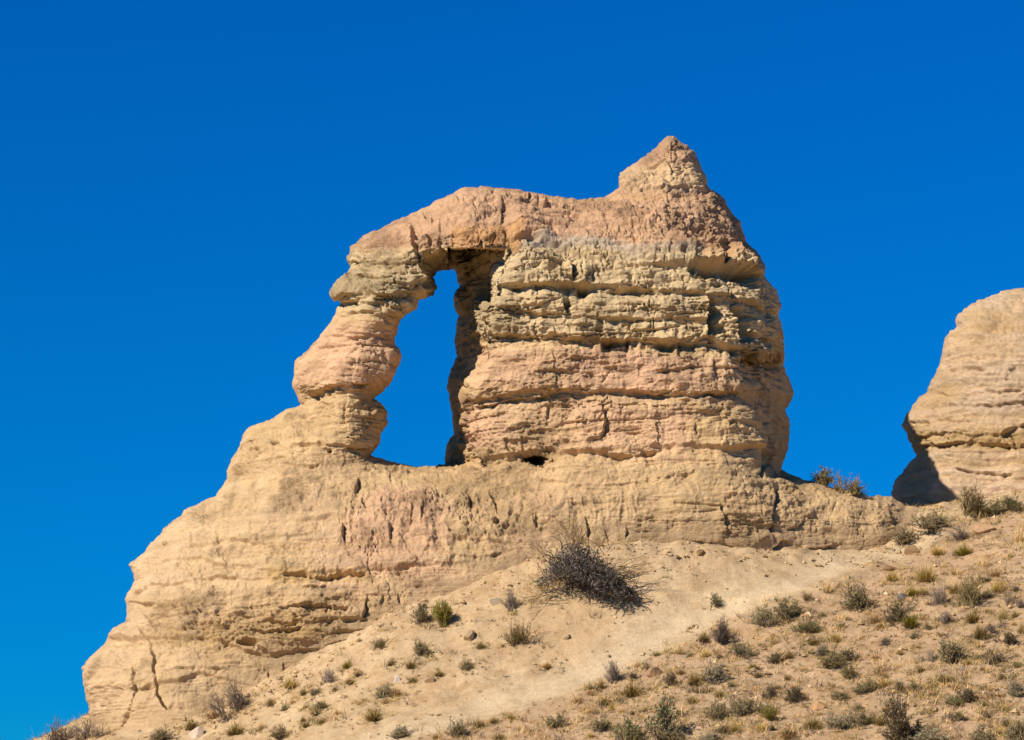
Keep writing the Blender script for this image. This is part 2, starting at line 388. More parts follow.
# ------------------------------------------------------------------ rock builder
def build_rock(outer, holes, FP, feats, extra, step, u0, u1, v0, v1, seed, style):
    nx = int((u1 - u0) / step) + 1; ny = int((v1 - v0) / step) + 1
    U, V = np.meshgrid(u0 + step * np.arange(nx), v0 + step * np.arange(ny))
    polys = [rough(outer, 0.45 if seed < 30 else .8, seed)] + [rough(h, 0.45, seed + 3) for h in holes]
    ins = np.zeros(U.shape, bool)
    for p in polys: ins ^= inside_poly(U, V, p)
    quad = ins[:-1, :-1] | ins[1:, :-1] | ins[:-1, 1:] | ins[1:, 1:]
    used = np.zeros(U.shape, bool)
    used[:-1, :-1] |= quad; used[1:, :-1] |= quad; used[:-1, 1:] |= quad; used[1:, 1:] |= quad
    ui, vi = U[used], V[used]; inn = ins[used]
    D = np.full(ui.shape, 1e9); NX = ui.copy(); NY = vi.copy()
    for p in polys:                                   # coarse cells first: only edges that can be nearest
        for c in range(0, len(ui), 60000):
            sl = slice(c, c + 60000)
            d, a, b, _, _, _ = near_poly(ui[sl], vi[sl], p, True)
            m = d < D[sl]
            D[sl] = np.where(m, d, D[sl]); NX[sl] = np.where(m, a, NX[sl]); NY[sl] = np.where(m, b, NY[sl])
    u = np.where(inn, ui, NX); v = np.where(inn, vi, NY); s = np.where(inn, D, 0)
    f = tps(np.array([(a / 100, b / 100) for a, b, _ in FP]), np.array([c for _, _, c in FP]), 2e-3)
    def depth(u, v, s):
        F = f(np.stack([u / 100, v / 100], -1)) + extra(u, v)
        w1 = 13.0
        rr = 0.75 * (1 - np.sqrt(np.clip(1 - np.clip(1 - s / w1, 0, 1) ** 2, 0, 1)))
        return F + rr + 1.1 * np.exp(-s / 26)
    d = depth(u, v, s)
    P = pt(u, v, d)
    idmap = -np.ones(U.shape, np.int64); idmap[used] = np.arange(len(u))
    qi, qj = np.where(quad)
    quads = np.stack([idmap[qi, qj], idmap[qi + 1, qj], idmap[qi + 1, qj + 1], idmap[qi, qj + 1]], -1)
    def vnormals(P, q):
        n = np.cross(P[q[:, 2]] - P[q[:, 0]], P[q[:, 3]] - P[q[:, 1]])
        out = np.zeros_like(P)
        for k in range(4):
            for a in range(3): out[:, a] += np.bincount(q[:, k], n[:, a], len(P))
        return out / (np.linalg.norm(out, axis=1, keepdims=True) + 1e-12)
    Nf = vnormals(P, quads)
    if np.mean((Nf * (CAM - P)).sum(1)) < 0: quads = quads[:, ::-1]; Nf = -Nf
    rim = ~inn
    disp, colr = style(u, v, s, P)
    wob = 1.4 * np.stack([fbm(P, .16, 2, off=5), fbm(P, .16, 2, off=6)], -1) + 2.2 * np.stack([fbm(P, .5, 3, off=1), fbm(P, .5, 3, off=2)], -1) + 4.0 * np.stack([fbm(P, 1.6, 2, off=3), fbm(P, 1.6, 2, off=4)], -1)
    disp = disp + paint_features(u + wob[:, 0], v + wob[:, 1], feats) * (0.25 + 0.75 * sstep(0, 8, s))
    # the far side, sharing the rim
    sm = s * 0.0345
    T = 2.4 * np.sqrt(sm * 2.2 + sm * sm * .05)
    back_id = np.where(rim, np.arange(len(u)), len(u) + np.cumsum(~rim) - 1)
    rimd = depth(u, v, np.zeros_like(s))
    Pb = pt(u, v, rimd + T)
    Pb = Pb + np.stack([fbm(Pb, 1.5, 4, off=8), fbm(Pb, 1.5, 4, off=9), 0.3 * fbm(Pb, 1.5, 4, off=10)], -1) * 0.5 * np.clip(sm / .6, 0, 1)[:, None]
    Pf = P + Nf * disp[:, None]
    allP = np.concatenate([Pf, Pb[~rim]])
    allC = np.concatenate([colr, colr[~rim]])
    bq = back_id[quads][:, ::-1]
    okq = (quads != bq[:, ::-1]).any(1)
    bq = bq[okq]
    AN = vnormals(allP, np.concatenate([quads, bq]))
    return dict(P=allP, C=allC, N=AN, quads=quads, bq=bq, okq=okq, u=u, v=v, Pf=Pf, d=d, inn=inn)

def split_parts(rk, labels, names, mat, root):
    """cut the one skin along bedding planes into the parts of the rock"""
    uq = rk['u'][rk['quads']].mean(1); vq = rk['v'][rk['quads']].mean(1)
    lab = labels(uq, vq)
    for k, nm in enumerate(names):
        q = np.concatenate([rk['quads'][lab == k], rk['bq'][lab[rk['okq']] == k]])
        if len(q) == 0: continue
        ids, inv = np.unique(q, return_inverse=True)
        me = mesh_np(nm, rk['P'][ids] - np.array(root.location), inv.reshape(-1, 4), mat, rk['C'][ids], rk['N'][ids])
        link(nm, me, root)

TAN = lin(216,180,132); SAND = lin(221,187,145); PINK = lin(206,163,128); OLIV = lin(214,187,143); ROSE = lin(222,178,140); OCHR = lin(204,166,110)
GREYP = lin(196,176,150); ORNG = lin(206,156,104)
ALB = 1.0

def mixc(c, k, w):
    return c * (1 - w[:, None]) + k * w[:, None]

def box(u, v, u0, u1, v0, v1, f=14):
    return sstep(u0 - f, u0 + f, u) * sstep(u1 + f, u1 - f, u) * sstep(v0 - f, v0 + f, v) * sstep(v1 + f, v1 - f, v)

BEDU = [455, 530, 600, 690, 760, 786]
BEDS = [([185, 190, 196, 190, 245, 262], 0), ([238, 240, 262, 267, 274, 277], .36), ([285, 286, 289, 293, 307, 315], .30), ([309, 311, 321, 322, 336, 342], .22),
        ([334, 337, 341, 341, 357, 365], .30), ([409, 394, 391, 394, 394, 397], .34), ([465, 453, 451, 447, 452, 458], .34)]
PILU = [330, 380, 420]
PILB = [([240, 226, 208], 0), ([264, 263, 262], .2), ([299, 296, 291], .3), ([338, 335, 333], .16), ([396, 385, 380], .25)]
PLU = [85, 130, 200, 270, 350, 420, 520]
PLB = [([520, 500, 478, 470, 466, 470, 474], 0), ([548, 540, 530, 528, 520, 516, 512], .12), ([568, 567, 560, 574, 572, 569, 560], .22), ([603, 602, 608, 624, 622, 617, 604], .24),
       ([640, 640, 640, 656, 645, 638, 630], .26), ([690, 689, 676, 690, 680, 660, 650], .20), ([760, 760, 740, 740, 740, 740, 740], .16)]
def bed_relief(u, v, P):
    out = np.zeros(u.shape)
    w = 5 * fbm(P, 1.4, 3, off=81) + 2.0 * fbm(P, .3, 2, off=82)
    m = .75 + .5 * fbm(P, 1.6, 2, off=83)
    jx = P[:, 0] * .75 + .35 * P[:, 1] + .25 * fbm(P, .6, 3, off=84)
    for uu, bb, reg in ((BEDU, BEDS, sstep(2, 18, u - np.where(v < 468, interp(v, UB), 440)) * sstep(474, 462, v)), (PILU, PILB, (u < 440) * sstep(404, 396, v)), (PLU, PLB, sstep(530, 400, u) * sstep(466, 490, v))):
        for q_, ((lo, _), (hi, a)) in enumerate(zip(bb[:-1], bb[1:])):
            _, _, cid = worley2(jx, np.full_like(jx, 3.37 * q_ + 1.2) + .3 * fbm(P, .5, 2, off=85 + q_))
            t = (v + w - np.interp(u, uu, lo)) / np.maximum(np.interp(u, uu, hi) - np.interp(u, uu, lo), 6)
            if bb is BEDS: a = a * (1 - .75 * sstep(-10, 6, u - interp(v, UC) + 6))
            out += a * .78 * m * (.7 + .6 * cid) * reg * np.where((t > 0) & (t < 1), sstep(0, .45, t) * sstep(1, .93, t), 0)
    return out

def style1(u, v, s, P):
    edge = 0.3 + 0.7 * sstep(0, 10, s)
    up = P.copy(); up[:, 2] *= 1
    # masks
    rm = np.clip(.22 + .8 * sstep(-.05, .4, fbm(P, 1.5, 4, .6, off=42)), 0, 1)
    bed = v - 0.075 * np.clip(u - 520, 0, 400) + 5 * fbm(P, 1.5, 3, off=20)
    upper = (sstep(470, 455, v))
    olive = box(u, bed + 3 * fbm(P, .6, 3, off=52), 440, 800, 247, 335, 4) + box(u, v, 320, 440, 250, 312, 6)
    olive = np.clip(olive, 0, 1)
    lay = np.clip(.7 * box(u, v, 150, 410, 598, 646, 10) * sstep(-12, 12, v - np.interp(u, [130, 220, 300, 420], [592, 606, 600, 588])), 0, 1)
    rm = np.clip(np.maximum(rm, .95 * lay), 0, 1)
    rill = box(u, v, 345, 640, 492, 556, 12)
    cap = sstep(262, 235, bed)
    left = box(u, v, 60, 340, 470, 720, 30)
    # large and medium relief
    big = 0.30 * fbm(P, 3.2, 3, off=30)
    med = fbm(P * np.array([1, 1, 1.5]), 0.9, 4, off=31)
    fine = fbm(P * np.array([1, 1, 1.6]), 0.28, 4, 0.6, off=32)
    # bedding: thin layers, weathered unevenly
    zz = P[:, 2] - 0.02 * P[:, 0] + 0.10 * fbm(P, 1.8, 3, off=33)
    q = np.stack([P[:, 0] * .12, P[:, 1] * .12, zz * 3.2], -1)
    lam = fbm(q, 1.0, 4, .6, off=34)
    q2 = np.stack([P[:, 0] * .1, P[:, 1] * .1, zz * 1.1], -1)
    lam2 = fbm(q2, 1.0, 2, .5, off=35)
    # jointed blocks
    wx = P[:, 0] + .35 * P[:, 1] + .22 * fbm(P, .7, 3, off=36); wz = zz + .10 * fbm(P, .5, 2, off=37)
    f1, f2, cid = worley2(wx * .8, wz * 2.2)
    blk = (cid - .5) * 0.34 - 0.16 * np.exp(-((f2 - f1) / .07) ** 2)
    g1, g2, gid = worley2(wx * 2.6 + 7, wz * 5.6 + 3)
    blk2 = (gid - .5) * 0.13 - 0.05 * np.exp(-((g2 - g1) / .08) ** 2)
    # vertical flutes
    rq = np.stack([P[:, 0] * 2.1 + .5 * fbm(P, .8, 2, off=38), P[:, 1] * .7, P[:, 2] * .45], -1)
    fl = np.clip(fbm(rq, 1.0, 3, .55, off=39, ridge=True), -.6, 1)
    gully = -np.abs(fbm(np.stack([P[:, 0] * .9, P[:, 1] * .3, P[:, 2] * .22], -1), 1.0, 3, off=40))
    d = big * (0.5 + .5 * upper) + (.08 + .05 * olive) * med + (0.05 + .01 * olive + .03 * lay) * rm * fine
    patch = sstep(-.05, .35, fbm(P, 1.3, 3, off=44))
    d += lam * (0.05 + (.05 + .08 * patch) * olive + .06 * lay + .03 * cap + .02 * left) + lam2 * (0.08 + .04 * upper)
    d += blk * np.clip(0.08 + (.10 + .4 * patch) * olive + .1 * lay + .12 * cap * upper, 0, 1) + blk2 * np.clip(.10 + (.12 + .4 * patch) * olive + .2 * lay + .2 * cap, 0, 1)
    d += rill * (0.09 * fl + .03 * fine) + 0.18 * (gully + .2) * rill + 0.02 * fl * cap
    pock = fbm(P, .42, 2, off=41); d -= 0.12 * sstep(.42, .62, pock) * (0.3 + .7 * np.clip(olive + lay, 0, 1))
    for kk, (fz, am) in enumerate(((1.5, .15), (3.1, .09))):
        pl_ = fbm(np.stack([P[:, 0] * .10, P[:, 1] * .10, zz * fz], -1), 1.0, 2, .5, off=110 + kk)
        gate = sstep(-.12, .2, fbm(np.stack([P[:, 0] * .5, P[:, 1] * .5, zz * 1.2], -1), 1.0, 3, .6, off=114 + kk))
        d -= am * np.exp(-(pl_ / (.021 * fz ** .5)) ** 2) * gate * (.5 + .5 * upper)
    cm = sstep(-.15, .3, fbm(P, 1.1, 2, off=45))
    hc = fbm(np.stack([P[:, 0] * .55, P[:, 1] * .55, zz * 1.9], -1), .8, 4, .55, off=46)
    vc = fbm(np.stack([P[:, 0] * 1.9, P[:, 1] * 1.2, P[:, 2] * .6], -1), .8, 4, .55, off=47)
    d -= (0.13 * np.exp(-(hc / .024) ** 2) * (.4 + .9 * olive + .7 * lay + .35 * upper) + 0.11 * np.exp(-(vc / .024) ** 2) * (.35 + .5 * olive + .5 * cap + .6 * rill)) * cm
    hs = fbm(np.stack([P[:, 0] * .4, P[:, 1] * .4, zz * 2.6], -1), .7, 3, .6, off=48)
    hs2 = fbm(np.stack([P[:, 0] * .5, P[:, 1] * .5, zz * 6.5], -1), .8, 3, .6, off=94)
    d += 0.05 * sstep(-.04, .04, hs2) * (.6 + .4 * olive + .5 * lay + .5 * cap) * (.3 + .7 * rm)
    d += 0.09 * sstep(-.03, .03, hs) * rm * (.42 + (.1 + .4 * patch) * olive + .3 * lay + .12 * upper)
    vs = fbm(np.stack([P[:, 0] * 1.5, P[:, 1] * 1.0, P[:, 2] * .5], -1), .9, 3, .6, off=49)
    d += 0.07 * sstep(-.03, .03, vs) * (.35 + .3 * olive + .15 * cap)
    bil = np.abs(fbm(P * np.array([1, 1, 1.3]), .5, 4, .55, off=92)); bil2 = np.abs(fbm(P * np.array([1, 1, 1.3]), .2, 3, .6, off=93))
    d += (.22 * bil + .09 * bil2) * (.15 + .2 * np.clip(olive + .4 * cap, 0, 1) + .5 * lay + .3 * rill + .15 * upper) * (.3 + .7 * rm)
    def terr(n, k, sh=.10):
        x = n * k; f = np.floor(x); return (f + sstep(1 - sh * 2, 1, x - f)) / k
    fa = fbm(P * np.array([.8, .8, 1.5]), .55, 4, .55, off=98); fb = fbm(P * np.array([.8, .8, 1.3]), .24, 3, .55, off=99)
    d += (.34 * terr(fa, 5) * (.35 + .65 * rm) + .15 * terr(fb, 4) * rm) * (.55 + .2 * upper + .2 * lay) * (1 - .5 * olive)
    crag = fbm(P * np.array([1, 1, 1.4]), .13, 2, off=43)
    d += 0.045 * crag * rm * (.4 + (.2 + .4 * patch) * olive + .7 * lay + .3 * cap)
    for (pu, pv, ru, rv, a) in PITS:
        d -= a * np.exp(-(((u - pu) / ru) ** 2 + ((v - pv) / rv) ** 2) ** 2)
    d += bed_relief(u, v, P)
    d *= edge
    # colour of the beds
    n1 = fbm(P, 2.2, 4, off=50); n2 = fbm(P, .6, 4, off=51)
    c = np.repeat(TAN[None], len(u), 0)
    pk = sstep(247.5, 242.5, bed + 7 * n1 + 4 * n2) * (1 - .8 * box(u, v, 600, 720, 164, 188, 5))
    c = mixc(c, PINK, np.clip(pk, 0, 1) * (.85 + .15 * n2))
    c = mixc(c, GREYP, np.clip(box(u + 12 * n2, bed + 5 * n1 + 3 * n2, 515, 705, 240, 255, 4) * (.8 + .6 * n1), 0, 1))
    c = mixc(c, OLIV, np.clip(olive * (.85 + .5 * n2), 0, 1))
    c = mixc(c, ORNG, np.clip(box(u, v, 452, 522, 226, 250, 5) * .8 + box(u, v, 700, 735, 246, 266, 6) * .5, 0, 1))
    c = mixc(c, ROSE, np.clip(box(u, v, 300, 395, 325, 388, 10) * (.8 + .5 * n1) + box(u, bed, 470, 735, 345, 388, 8) * (.75 + .6 * n1) + box(u, bed, 462, 690, 396, 448, 8) * (.6 + .7 * n1), 0, 1))
    c = mixc(c, ROSE, np.clip(rill * (.2 + .8 * n1) + box(u, v, 60, 640, 475, 720, 20) * (.18 + 1.1 * n1), 0, .8))
    c = mixc(c, SAND, np.clip(left * (.3 + .8 * n1) + box(u, v, 80, 260, 480, 720, 20) * .4, 0, .9))
    c = mixc(c, OCHR, np.clip(lay * (.45 + .9 * n2) + box(u, v, 268, 372, 570, 582, 4) * .7 + box(u, v, 200, 320, 620, 680, 12) * .35, 0, .9))
    c = mixc(c, SAND * .97, np.clip(box(u, v, 640, 705, 146, 168, 6) * .0 + box(u, v, 618, 712, 166, 190, 5) * .55, 0, 1))
    c = mixc(c, OCHR, np.clip(sstep(-.15, -.55, lam) * .35, 0, .5))
    c = mixc(c, SAND, np.clip(sstep(.25, .6, lam) * .35, 0, .5))
    st = fbm(np.stack([P[:, 0] * 2.2, P[:, 1] * 1.2, P[:, 2] * .25], -1), 1.0, 4, .6, off=90)
    ly = fbm(np.stack([P[:, 0] * .06, P[:, 1] * .06, zz * 4.2], -1), 1.0, 3, .65, off=91)
    c = c * (1 + .16 * ly + .12 * st * sstep(-.1, .4, n1 + .3))[:, None]
    hz = P[:, 2] - ground_z(P[:, 0], P[:, 1])
    c = mixc(c, FOOT, np.clip(sstep(.9, -.1, (hz + .7 * n2 + .6 * n1) * .6) * .9, 0, 1))
    d = d * (.35 + .65 * sstep(0, 1.0, hz + .4 * n2))
    return d, np.concatenate([c * (.90 + .05 * upper)[:, None], (.25 + .75 * rm)[:, None]], 1)

def style2(u, v, s, P):
    edge = 0.3 + 0.7 * sstep(0, 10, s)
    zz = P[:, 2] + 0.03 * P[:, 0] + 0.12 * fbm(P, 1.8, 3, off=63)
    lam = fbm(np.stack([P[:, 0] * .12, P[:, 1] * .12, zz * 3.0], -1), 1.0, 4, .6, off=64)
    lam2 = fbm(np.stack([P[:, 0] * .1, P[:, 1] * .1, zz * 1.0], -1), 1.0, 2, .5, off=65)
    d = .22 * fbm(P, 3, 3, off=60) + .12 * fbm(P, .9, 4, off=61) + .05 * fbm(P, .25, 4, .6, off=62) + .11 * lam + .14 * lam2
    hs = fbm(np.stack([P[:, 0] * .3, P[:, 1] * .3, zz * 2.6], -1), .7, 3, .6, off=68)
    d += .06 * sstep(-.03, .03, hs)
    wx = P[:, 0] + .2 * fbm(P, .7, 3, off=66)
    f1, f2, cid = worley2(wx * 1.2, zz * 2.4)
    band = box(u, v, 880, 1200, 432, 448, 4)
    d += band * ((cid - .5) * .2 - .1 * np.exp(-((f2 - f1) / .07) ** 2))
    bil = np.abs(fbm(P * np.array([1, 1, 1.4]), .45, 4, .55, off=95)); d += .12 * bil
    hc = fbm(np.stack([P[:, 0] * .5, P[:, 1] * .5, zz * 1.9], -1), .8, 4, .55, off=96); d -= .08 * np.exp(-(hc / .03) ** 2) * sstep(-.1, .3, fbm(P, 1.1, 2, off=97))
    n1 = fbm(P, 2.2, 4, off=67)
    c = np.repeat(TAN[None], len(u), 0)
    c = mixc(c, lin(229,196,160), np.clip(.55 + .9 * n1 + .5 * sstep(.1, .5, lam), 0, 1))
    c = c * (1 + .2 * fbm(np.stack([P[:, 0] * .06, P[:, 1] * .06, zz * 4.2], -1), 1.0, 3, .65, off=69))[:, None]
    c = mixc(c, OCHR, np.clip(band * .6 + box(u, v, 965, 1030, 314, 330, 5) * .4 + sstep(-.1, -.5, lam) * .35, 0, .8))
    return d * edge, c * 1.04

# ------------------------------------------------------------------ terrain
TP = [(0,775,91),(100,752,93.5),(200,742,92.6),(300,742,89.5),(400,742,87.3),(560,742,85),(700,742,83.5),(860,742,82),(1024,742,80.5),
 (130,738,94.4),(200,720,94.5),(250,692,95.1),(330,650,95.6),(420,605,96.2),(500,578,96.8),(560,552,97.4),(680,545,98.0),(780,551,98.8),(880,549,100.0),(930,522,100.9),
 (450,660,92.8),(560,660,92.4),(640,640,93.2),(700,600,95.2),(800,600,94.3),(800,670,88.6),(920,600,93),(1024,600,91.5),(1024,545,96.3),(970,532,99.6),
 (1024,500,102.5),(945,507,102.6),(1024,492,104.5),(1100,475,105.5),(1100,600,90.5),(1100,742,79),(330,700,92.0),(250,720,93.0),(700,670,90),(620,700,88.3)]
tp = np.array(TP, float); TW = pt(tp[:, 0], tp[:, 1], tp[:, 2])
TX = np.array([(-25,95,2),(-25,80,1.2),(-25,110,3),(-20,120,4),(-8,108,10),(0,108,12.2),(6,108,13.2),(10,107,14.0),(0,120,8),(20,120,9),(30,102,14),(30,85,7),(0,76,1.6),(-15,76,0.9),
 (18,74,3.0),(30,74,3.5),(30,116,12),(-14,104,8)], float)
TW = np.concatenate([TW, TX])
tf = tps(TW[:, :2] / 10, TW[:, 2], 3e-3)

def axis(a, b, st, far):
    f = np.arange(a, b, st); e = []; g = st
    x = 0.0
    while x < far:
        g *= 1.22; x += g; e.append(x)
    e = np.array(e)
    return np.concatenate([(a - e)[::-1], f, f[-1] + e])
xs = axis(-19, 22, .075, 5000); ys = axis(78, 110, .075, 6000)
GX, GY = np.meshgrid(xs, ys)
def base_z(x, y):
    ox = np.maximum(np.maximum(-22 - x, x - 28), 0); oy = np.maximum(np.maximum(74 - y, y - 118), 0)
    w = sstep(28, 0, np.hypot(ox, oy))
    cx = np.clip(x, -30, 36); cy = np.clip(y, 66, 128)
    z = np.zeros(x.shape); m = w > 0
    z[m] = tf(np.stack([cx[m] / 10, cy[m] / 10], -1))
    return z * w
GZ = base_z(GX, GY)
near = sstep(40, 5, np.hypot(np.maximum(np.abs(GX - 1.5) - 22, 0), np.maximum(np.abs(GY - 95) - 18, 0)))

# path: bare washed strip running down between the rock and the slope
def hit0(u, v):
    """first hit on the smooth terrain"""
    for d in np.arange(76, 112, .05):
        p = pt(u, v, np.array(d))
        if base_z(p[0:1], p[1:2])[0] > p[2]: return p
    return pt(u, v, np.array(105.0))
PATH = np.array([hit0(u, v)[:2] for u, v in [(905,547),(850,560),(790,583),(720,607),(650,640),(590,670),(520,695),(440,722),(370,741),(300,760)]])
TRK = np.array([hit0(u, v)[:2] for u, v in [(540,668),(480,686),(420,707),(370,727),(320,746)]])
fine = (GX > -20) & (GX < 23) & (GY > 77) & (GY < 111)
pd = np.full(GX.shape, 99.0); td = pd.copy(); ps = np.zeros(GX.shape)
d_, _, _, sg_, s_, _ = near_poly(GX[fine], GY[fine], PATH, False); pd[fine] = d_; ps[fine] = sg_
d_, _, _, sg2, _, _ = near_poly(GX[fine], GY[fine], TRK, False); td[fine] = d_ * sg2
G3 = np.stack([GX, GY, GZ], -1)
pw = np.exp(-(pd / (1.0 + .35 * fbm(G3, 1.5, 3, off=71))) ** 2)                 # 1 on the path
rs = (ps > 0).astype(float)
n_l = fbm(G3, 2.5, 4, off=72); n_m = fbm(G3, .7, 4, off=73); n_f = fbm(G3, .22, 4, .6, off=74)
q = np.stack([GX * .6 + GY * .25, GY * .12, GZ * 0], -1)
rl = fbm(q, .5, 3, off=75)
# right hand slope = below the path in the picture; rough and cloddy there
side = np.zeros(GX.shape); side[fine] = sstep(-.4, .8, -d_ * 0 + pd[fine] * np.where(sg_ > 0, 1, -1))
if True:
    t = hit0(900, 680)[:2]
    k = near_poly(np.array([t[0]]), np.array([t[1]]), PATH, False)[3][0]
    side[fine] = sstep(.2, 1.2, pd[fine] * sg_ * k)
hummock = np.clip(n_m, 0, 1) ** 1.5
CONT = np.array([hit0(u, v)[:2] for u, v in [(130,738),(200,721),(250,693),(330,651),(420,606),(500,579),(560,553),(620,548),(680,546),(780,552),(880,550),(925,525)]])
cdist = np.full(GX.shape, 99.0); cdist[fine] = near_poly(GX[fine], GY[fine], CONT, False)[0]
n_g = fbm(G3, .45, 3, .6, off=76)
apron = np.exp(-(cdist / (1.3 + .8 * n_l)) ** 2)
GZ2 = GZ + near * (apron * (.08 + .06 * n_m + .06 * n_g) + .035 * (1 - pw) * n_g + .10 * n_l + (1 - pw * .8) * (.05 * n_m + .05 * n_f + .14 * hummock * (.25 + .75 * side)) + .055 * rl * (1 - .8 * side) - .10 * pw
     + .10 * np.exp(-((pd - 1.3) / .4) ** 2) * side - .08 * np.exp(-((td - .25) / .10) ** 2) - .08 * np.exp(-((td + .3) / .10) ** 2) + .03 * np.exp(-(td / .15) ** 2))
PATHC = lin(223,196,157); SLOPE = lin(196,161,124); SLOPE2 = lin(210,177,142); FOOT = lin(208,174,131)
def terr_col():
    n = GX.size; c = np.repeat(FOOT[None], n, 0); sd = side.ravel(); p_ = pw.ravel()
    c = mixc(c, SLOPE, sd * .85); c = mixc(c, SLOPE2, np.clip(.35 + .9 * n_l.ravel(), 0, 1) * sd * .7)
    c = mixc(c, PATHC, np.clip(p_ * (.9 + .3 * n_m.ravel()), 0, 1))
    c = mixc(c, PATHC, np.clip((.3 + .8 * n_l.ravel()) * (1 - sd), 0, 1) * .7)
    c = mixc(c, lin(178,140,98), np.clip(sstep(.15, .55, n_f.ravel()) * .4 * (1 - p_), 0, 1))
    far = 1 - sstep(6, 0, np.hypot(np.maximum(np.abs(GX - 1.5) - 20, 0), np.maximum(np.abs(GY - 96) - 16, 0))).ravel()
    c = mixc(c, lin(160,136,98), far * .9)  # unseen outer ground: darker scrub tone, set to cut bounce light on the rock
    c = mixc(c, lin(188,150,106), np.clip(sstep(.0, .4, n_g.ravel()) * .5 * (1 - sd) * (1 - .6 * p_), 0, 1))
    c = mixc(c, lin(158,124,88), np.clip(sstep(.0, .5, n_m.ravel() + .5 * n_f.ravel()) * .55 * sd, 0, 1))
    return c * ALB
ny, nx = GX.shape
ii = np.arange(ny * nx).reshape(ny, nx)
tq = np.stack([ii[:-1, :-1], ii[:-1, 1:], ii[1:, 1:], ii[1:, :-1]], -1).reshape(-1, 4)
ground = link('ground', mesh_np('ground', np.stack([GX, GY, GZ2], -1).reshape(-1, 3), tq, M_DIRT, terr_col()))
tag(ground, kind='structure')

def ground_z(x, y):
    i = np.clip(np.searchsorted(xs, x) - 1, 0, nx - 2); j = np.clip(np.searchsorted(ys, y) - 1, 0, ny - 2)
    a = (x - xs[i]) / (xs[i + 1] - xs[i]); b = (y - ys[j]) / (ys[j + 1] - ys[j])
    return (GZ2[j, i] * (1 - a) + GZ2[j, i + 1] * a) * (1 - b) + (GZ2[j + 1, i] * (1 - a) + GZ2[j + 1, i + 1] * a) * b

rk1 = build_rock(OUT, [HOLE], F1P, FE1, extra1, 0.75, 78, 966, 130, 804, 21, style1)
rk2 = build_rock(OUT2, [], F2P, FE2, lambda u, v: 0 * u, 1.0, 886, 1196, 282, 584, 31, style2)

def lab1(u, v):
    bed = np.zeros(u.shape, int)                       # 0 plinth
    tower = (u > 440) & (v < np.interp(u, [440, 480, 511, 546, 622, 675, 770, 800], [466, 464, 459, 453, 453, 446, 462, 474]))
    pill = (u < 440) & (v < np.interp(u, [290, 305, 322, 345, 375, 390, 440], [406, 404, 399, 398, 398, 396, 380]))
    span = (u < 512) & (v < np.interp(u, [340, 380, 412, 428, 500, 512], [236, 240, 247, 252, 251, 240]))
    bed[tower] = 1; bed[pill] = 2; bed[span] = 3
    bed[(u > 600) & (u < 730) & (v < np.interp(u, [600, 618, 650, 690, 712, 730], [192, 187, 188, 188, 192, 190]))] = 4
    bed[(u > 776) & (v > 468)] = 5
    return bed

r1 = empty('rock_arch', tuple(pt(480, 560, 99.0)))
tag(r1, 'tall banded sandstone rock with a natural arch window through its left side', 'rock arch')
split_parts(rk1, lab1, ['plinth', 'tower', 'pillar', 'arch_span', 'summit_knob', 'shoulder'], M_ROCK, r1)
ids, inv = np.unique(np.concatenate([rk2['quads'], rk2['bq']]), return_inverse=True)
o0 = pt(1040, 500, 110.0)
r2 = link('rock_outcrop', mesh_np('rock_outcrop', rk2['P'][ids] - o0, inv.reshape(-1, 4), M_ROCK, rk2['C'][ids], rk2['N'][ids]))
r2.location = o0
tag(r2, 'pale sandstone outcrop at the right edge with a shaded undercut left foot', 'rock outcrop')

_DS = np.arange(74, 114, .04)
def spot(u, v):
    """the place on the ground (or on the rock) that the photo shows at u, v"""
    Q = pt(np.full(_DS.shape, u), np.full(_DS.shape, v), _DS)
    m = np.where(ground_z(Q[:, 0], Q[:, 1]) > Q[:, 2])[0]
    g = Q[m[0]] if len(m) else None
    gd = _DS[m[0]] if len(m) else 1e9
    k = np.argmin((rk1['u'] - u) ** 2 + (rk1['v'] - v) ** 2)
    if (rk1['u'][k] - u) ** 2 + (rk1['v'][k] - v) ** 2 < 9 and rk1['d'][k] < gd - .05: return rk1['Pf'][k], rk1['d'][k]
    if g is None: g = pt(u, v, np.array(104.0)); gd = 104.0
    return g, gd

# ------------------------------------------------------------------ plants
def prisms(paths, r0, r1, sides=3):
    n, K, _ = paths.shape
    t = np.gradient(paths, axis=1); t /= np.linalg.norm(t, axis=2, keepdims=True) + 1e-9
    ref = np.where(np.abs(t[..., 2:3]) > .9, np.array([1., 0, 0]), np.array([0, 0, 1.]))
    a = np.cross(t, ref); a /= np.linalg.norm(a, axis=2, keepdims=True) + 1e-9
    b = np.cross(t, a)
    r = (r0 + (r1 - r0) * np.linspace(0, 1, K))
    r = np.broadcast_to(r if np.ndim(r) == 2 else r[None, :], (n, K))
    vs = []
    for k in range(sides):
        an = 2 * math.pi * k / sides
        vs.append(paths + (a * math.cos(an) + b * math.sin(an)) * r[..., None])
    v = np.stack(vs, 2)                                # n,K,sides,3
    idx = np.arange(n * K * sides).reshape(n, K, sides)
    f = []
    for k in range(sides):
        k2 = (k + 1) % sides
        f.append(np.stack([idx[:, :-1, k], idx[:, :-1, k2], idx[:, 1:, k2], idx[:, 1:, k]], -1).reshape(-1, 4))
    return v.reshape(-1, 3), np.concatenate(f)

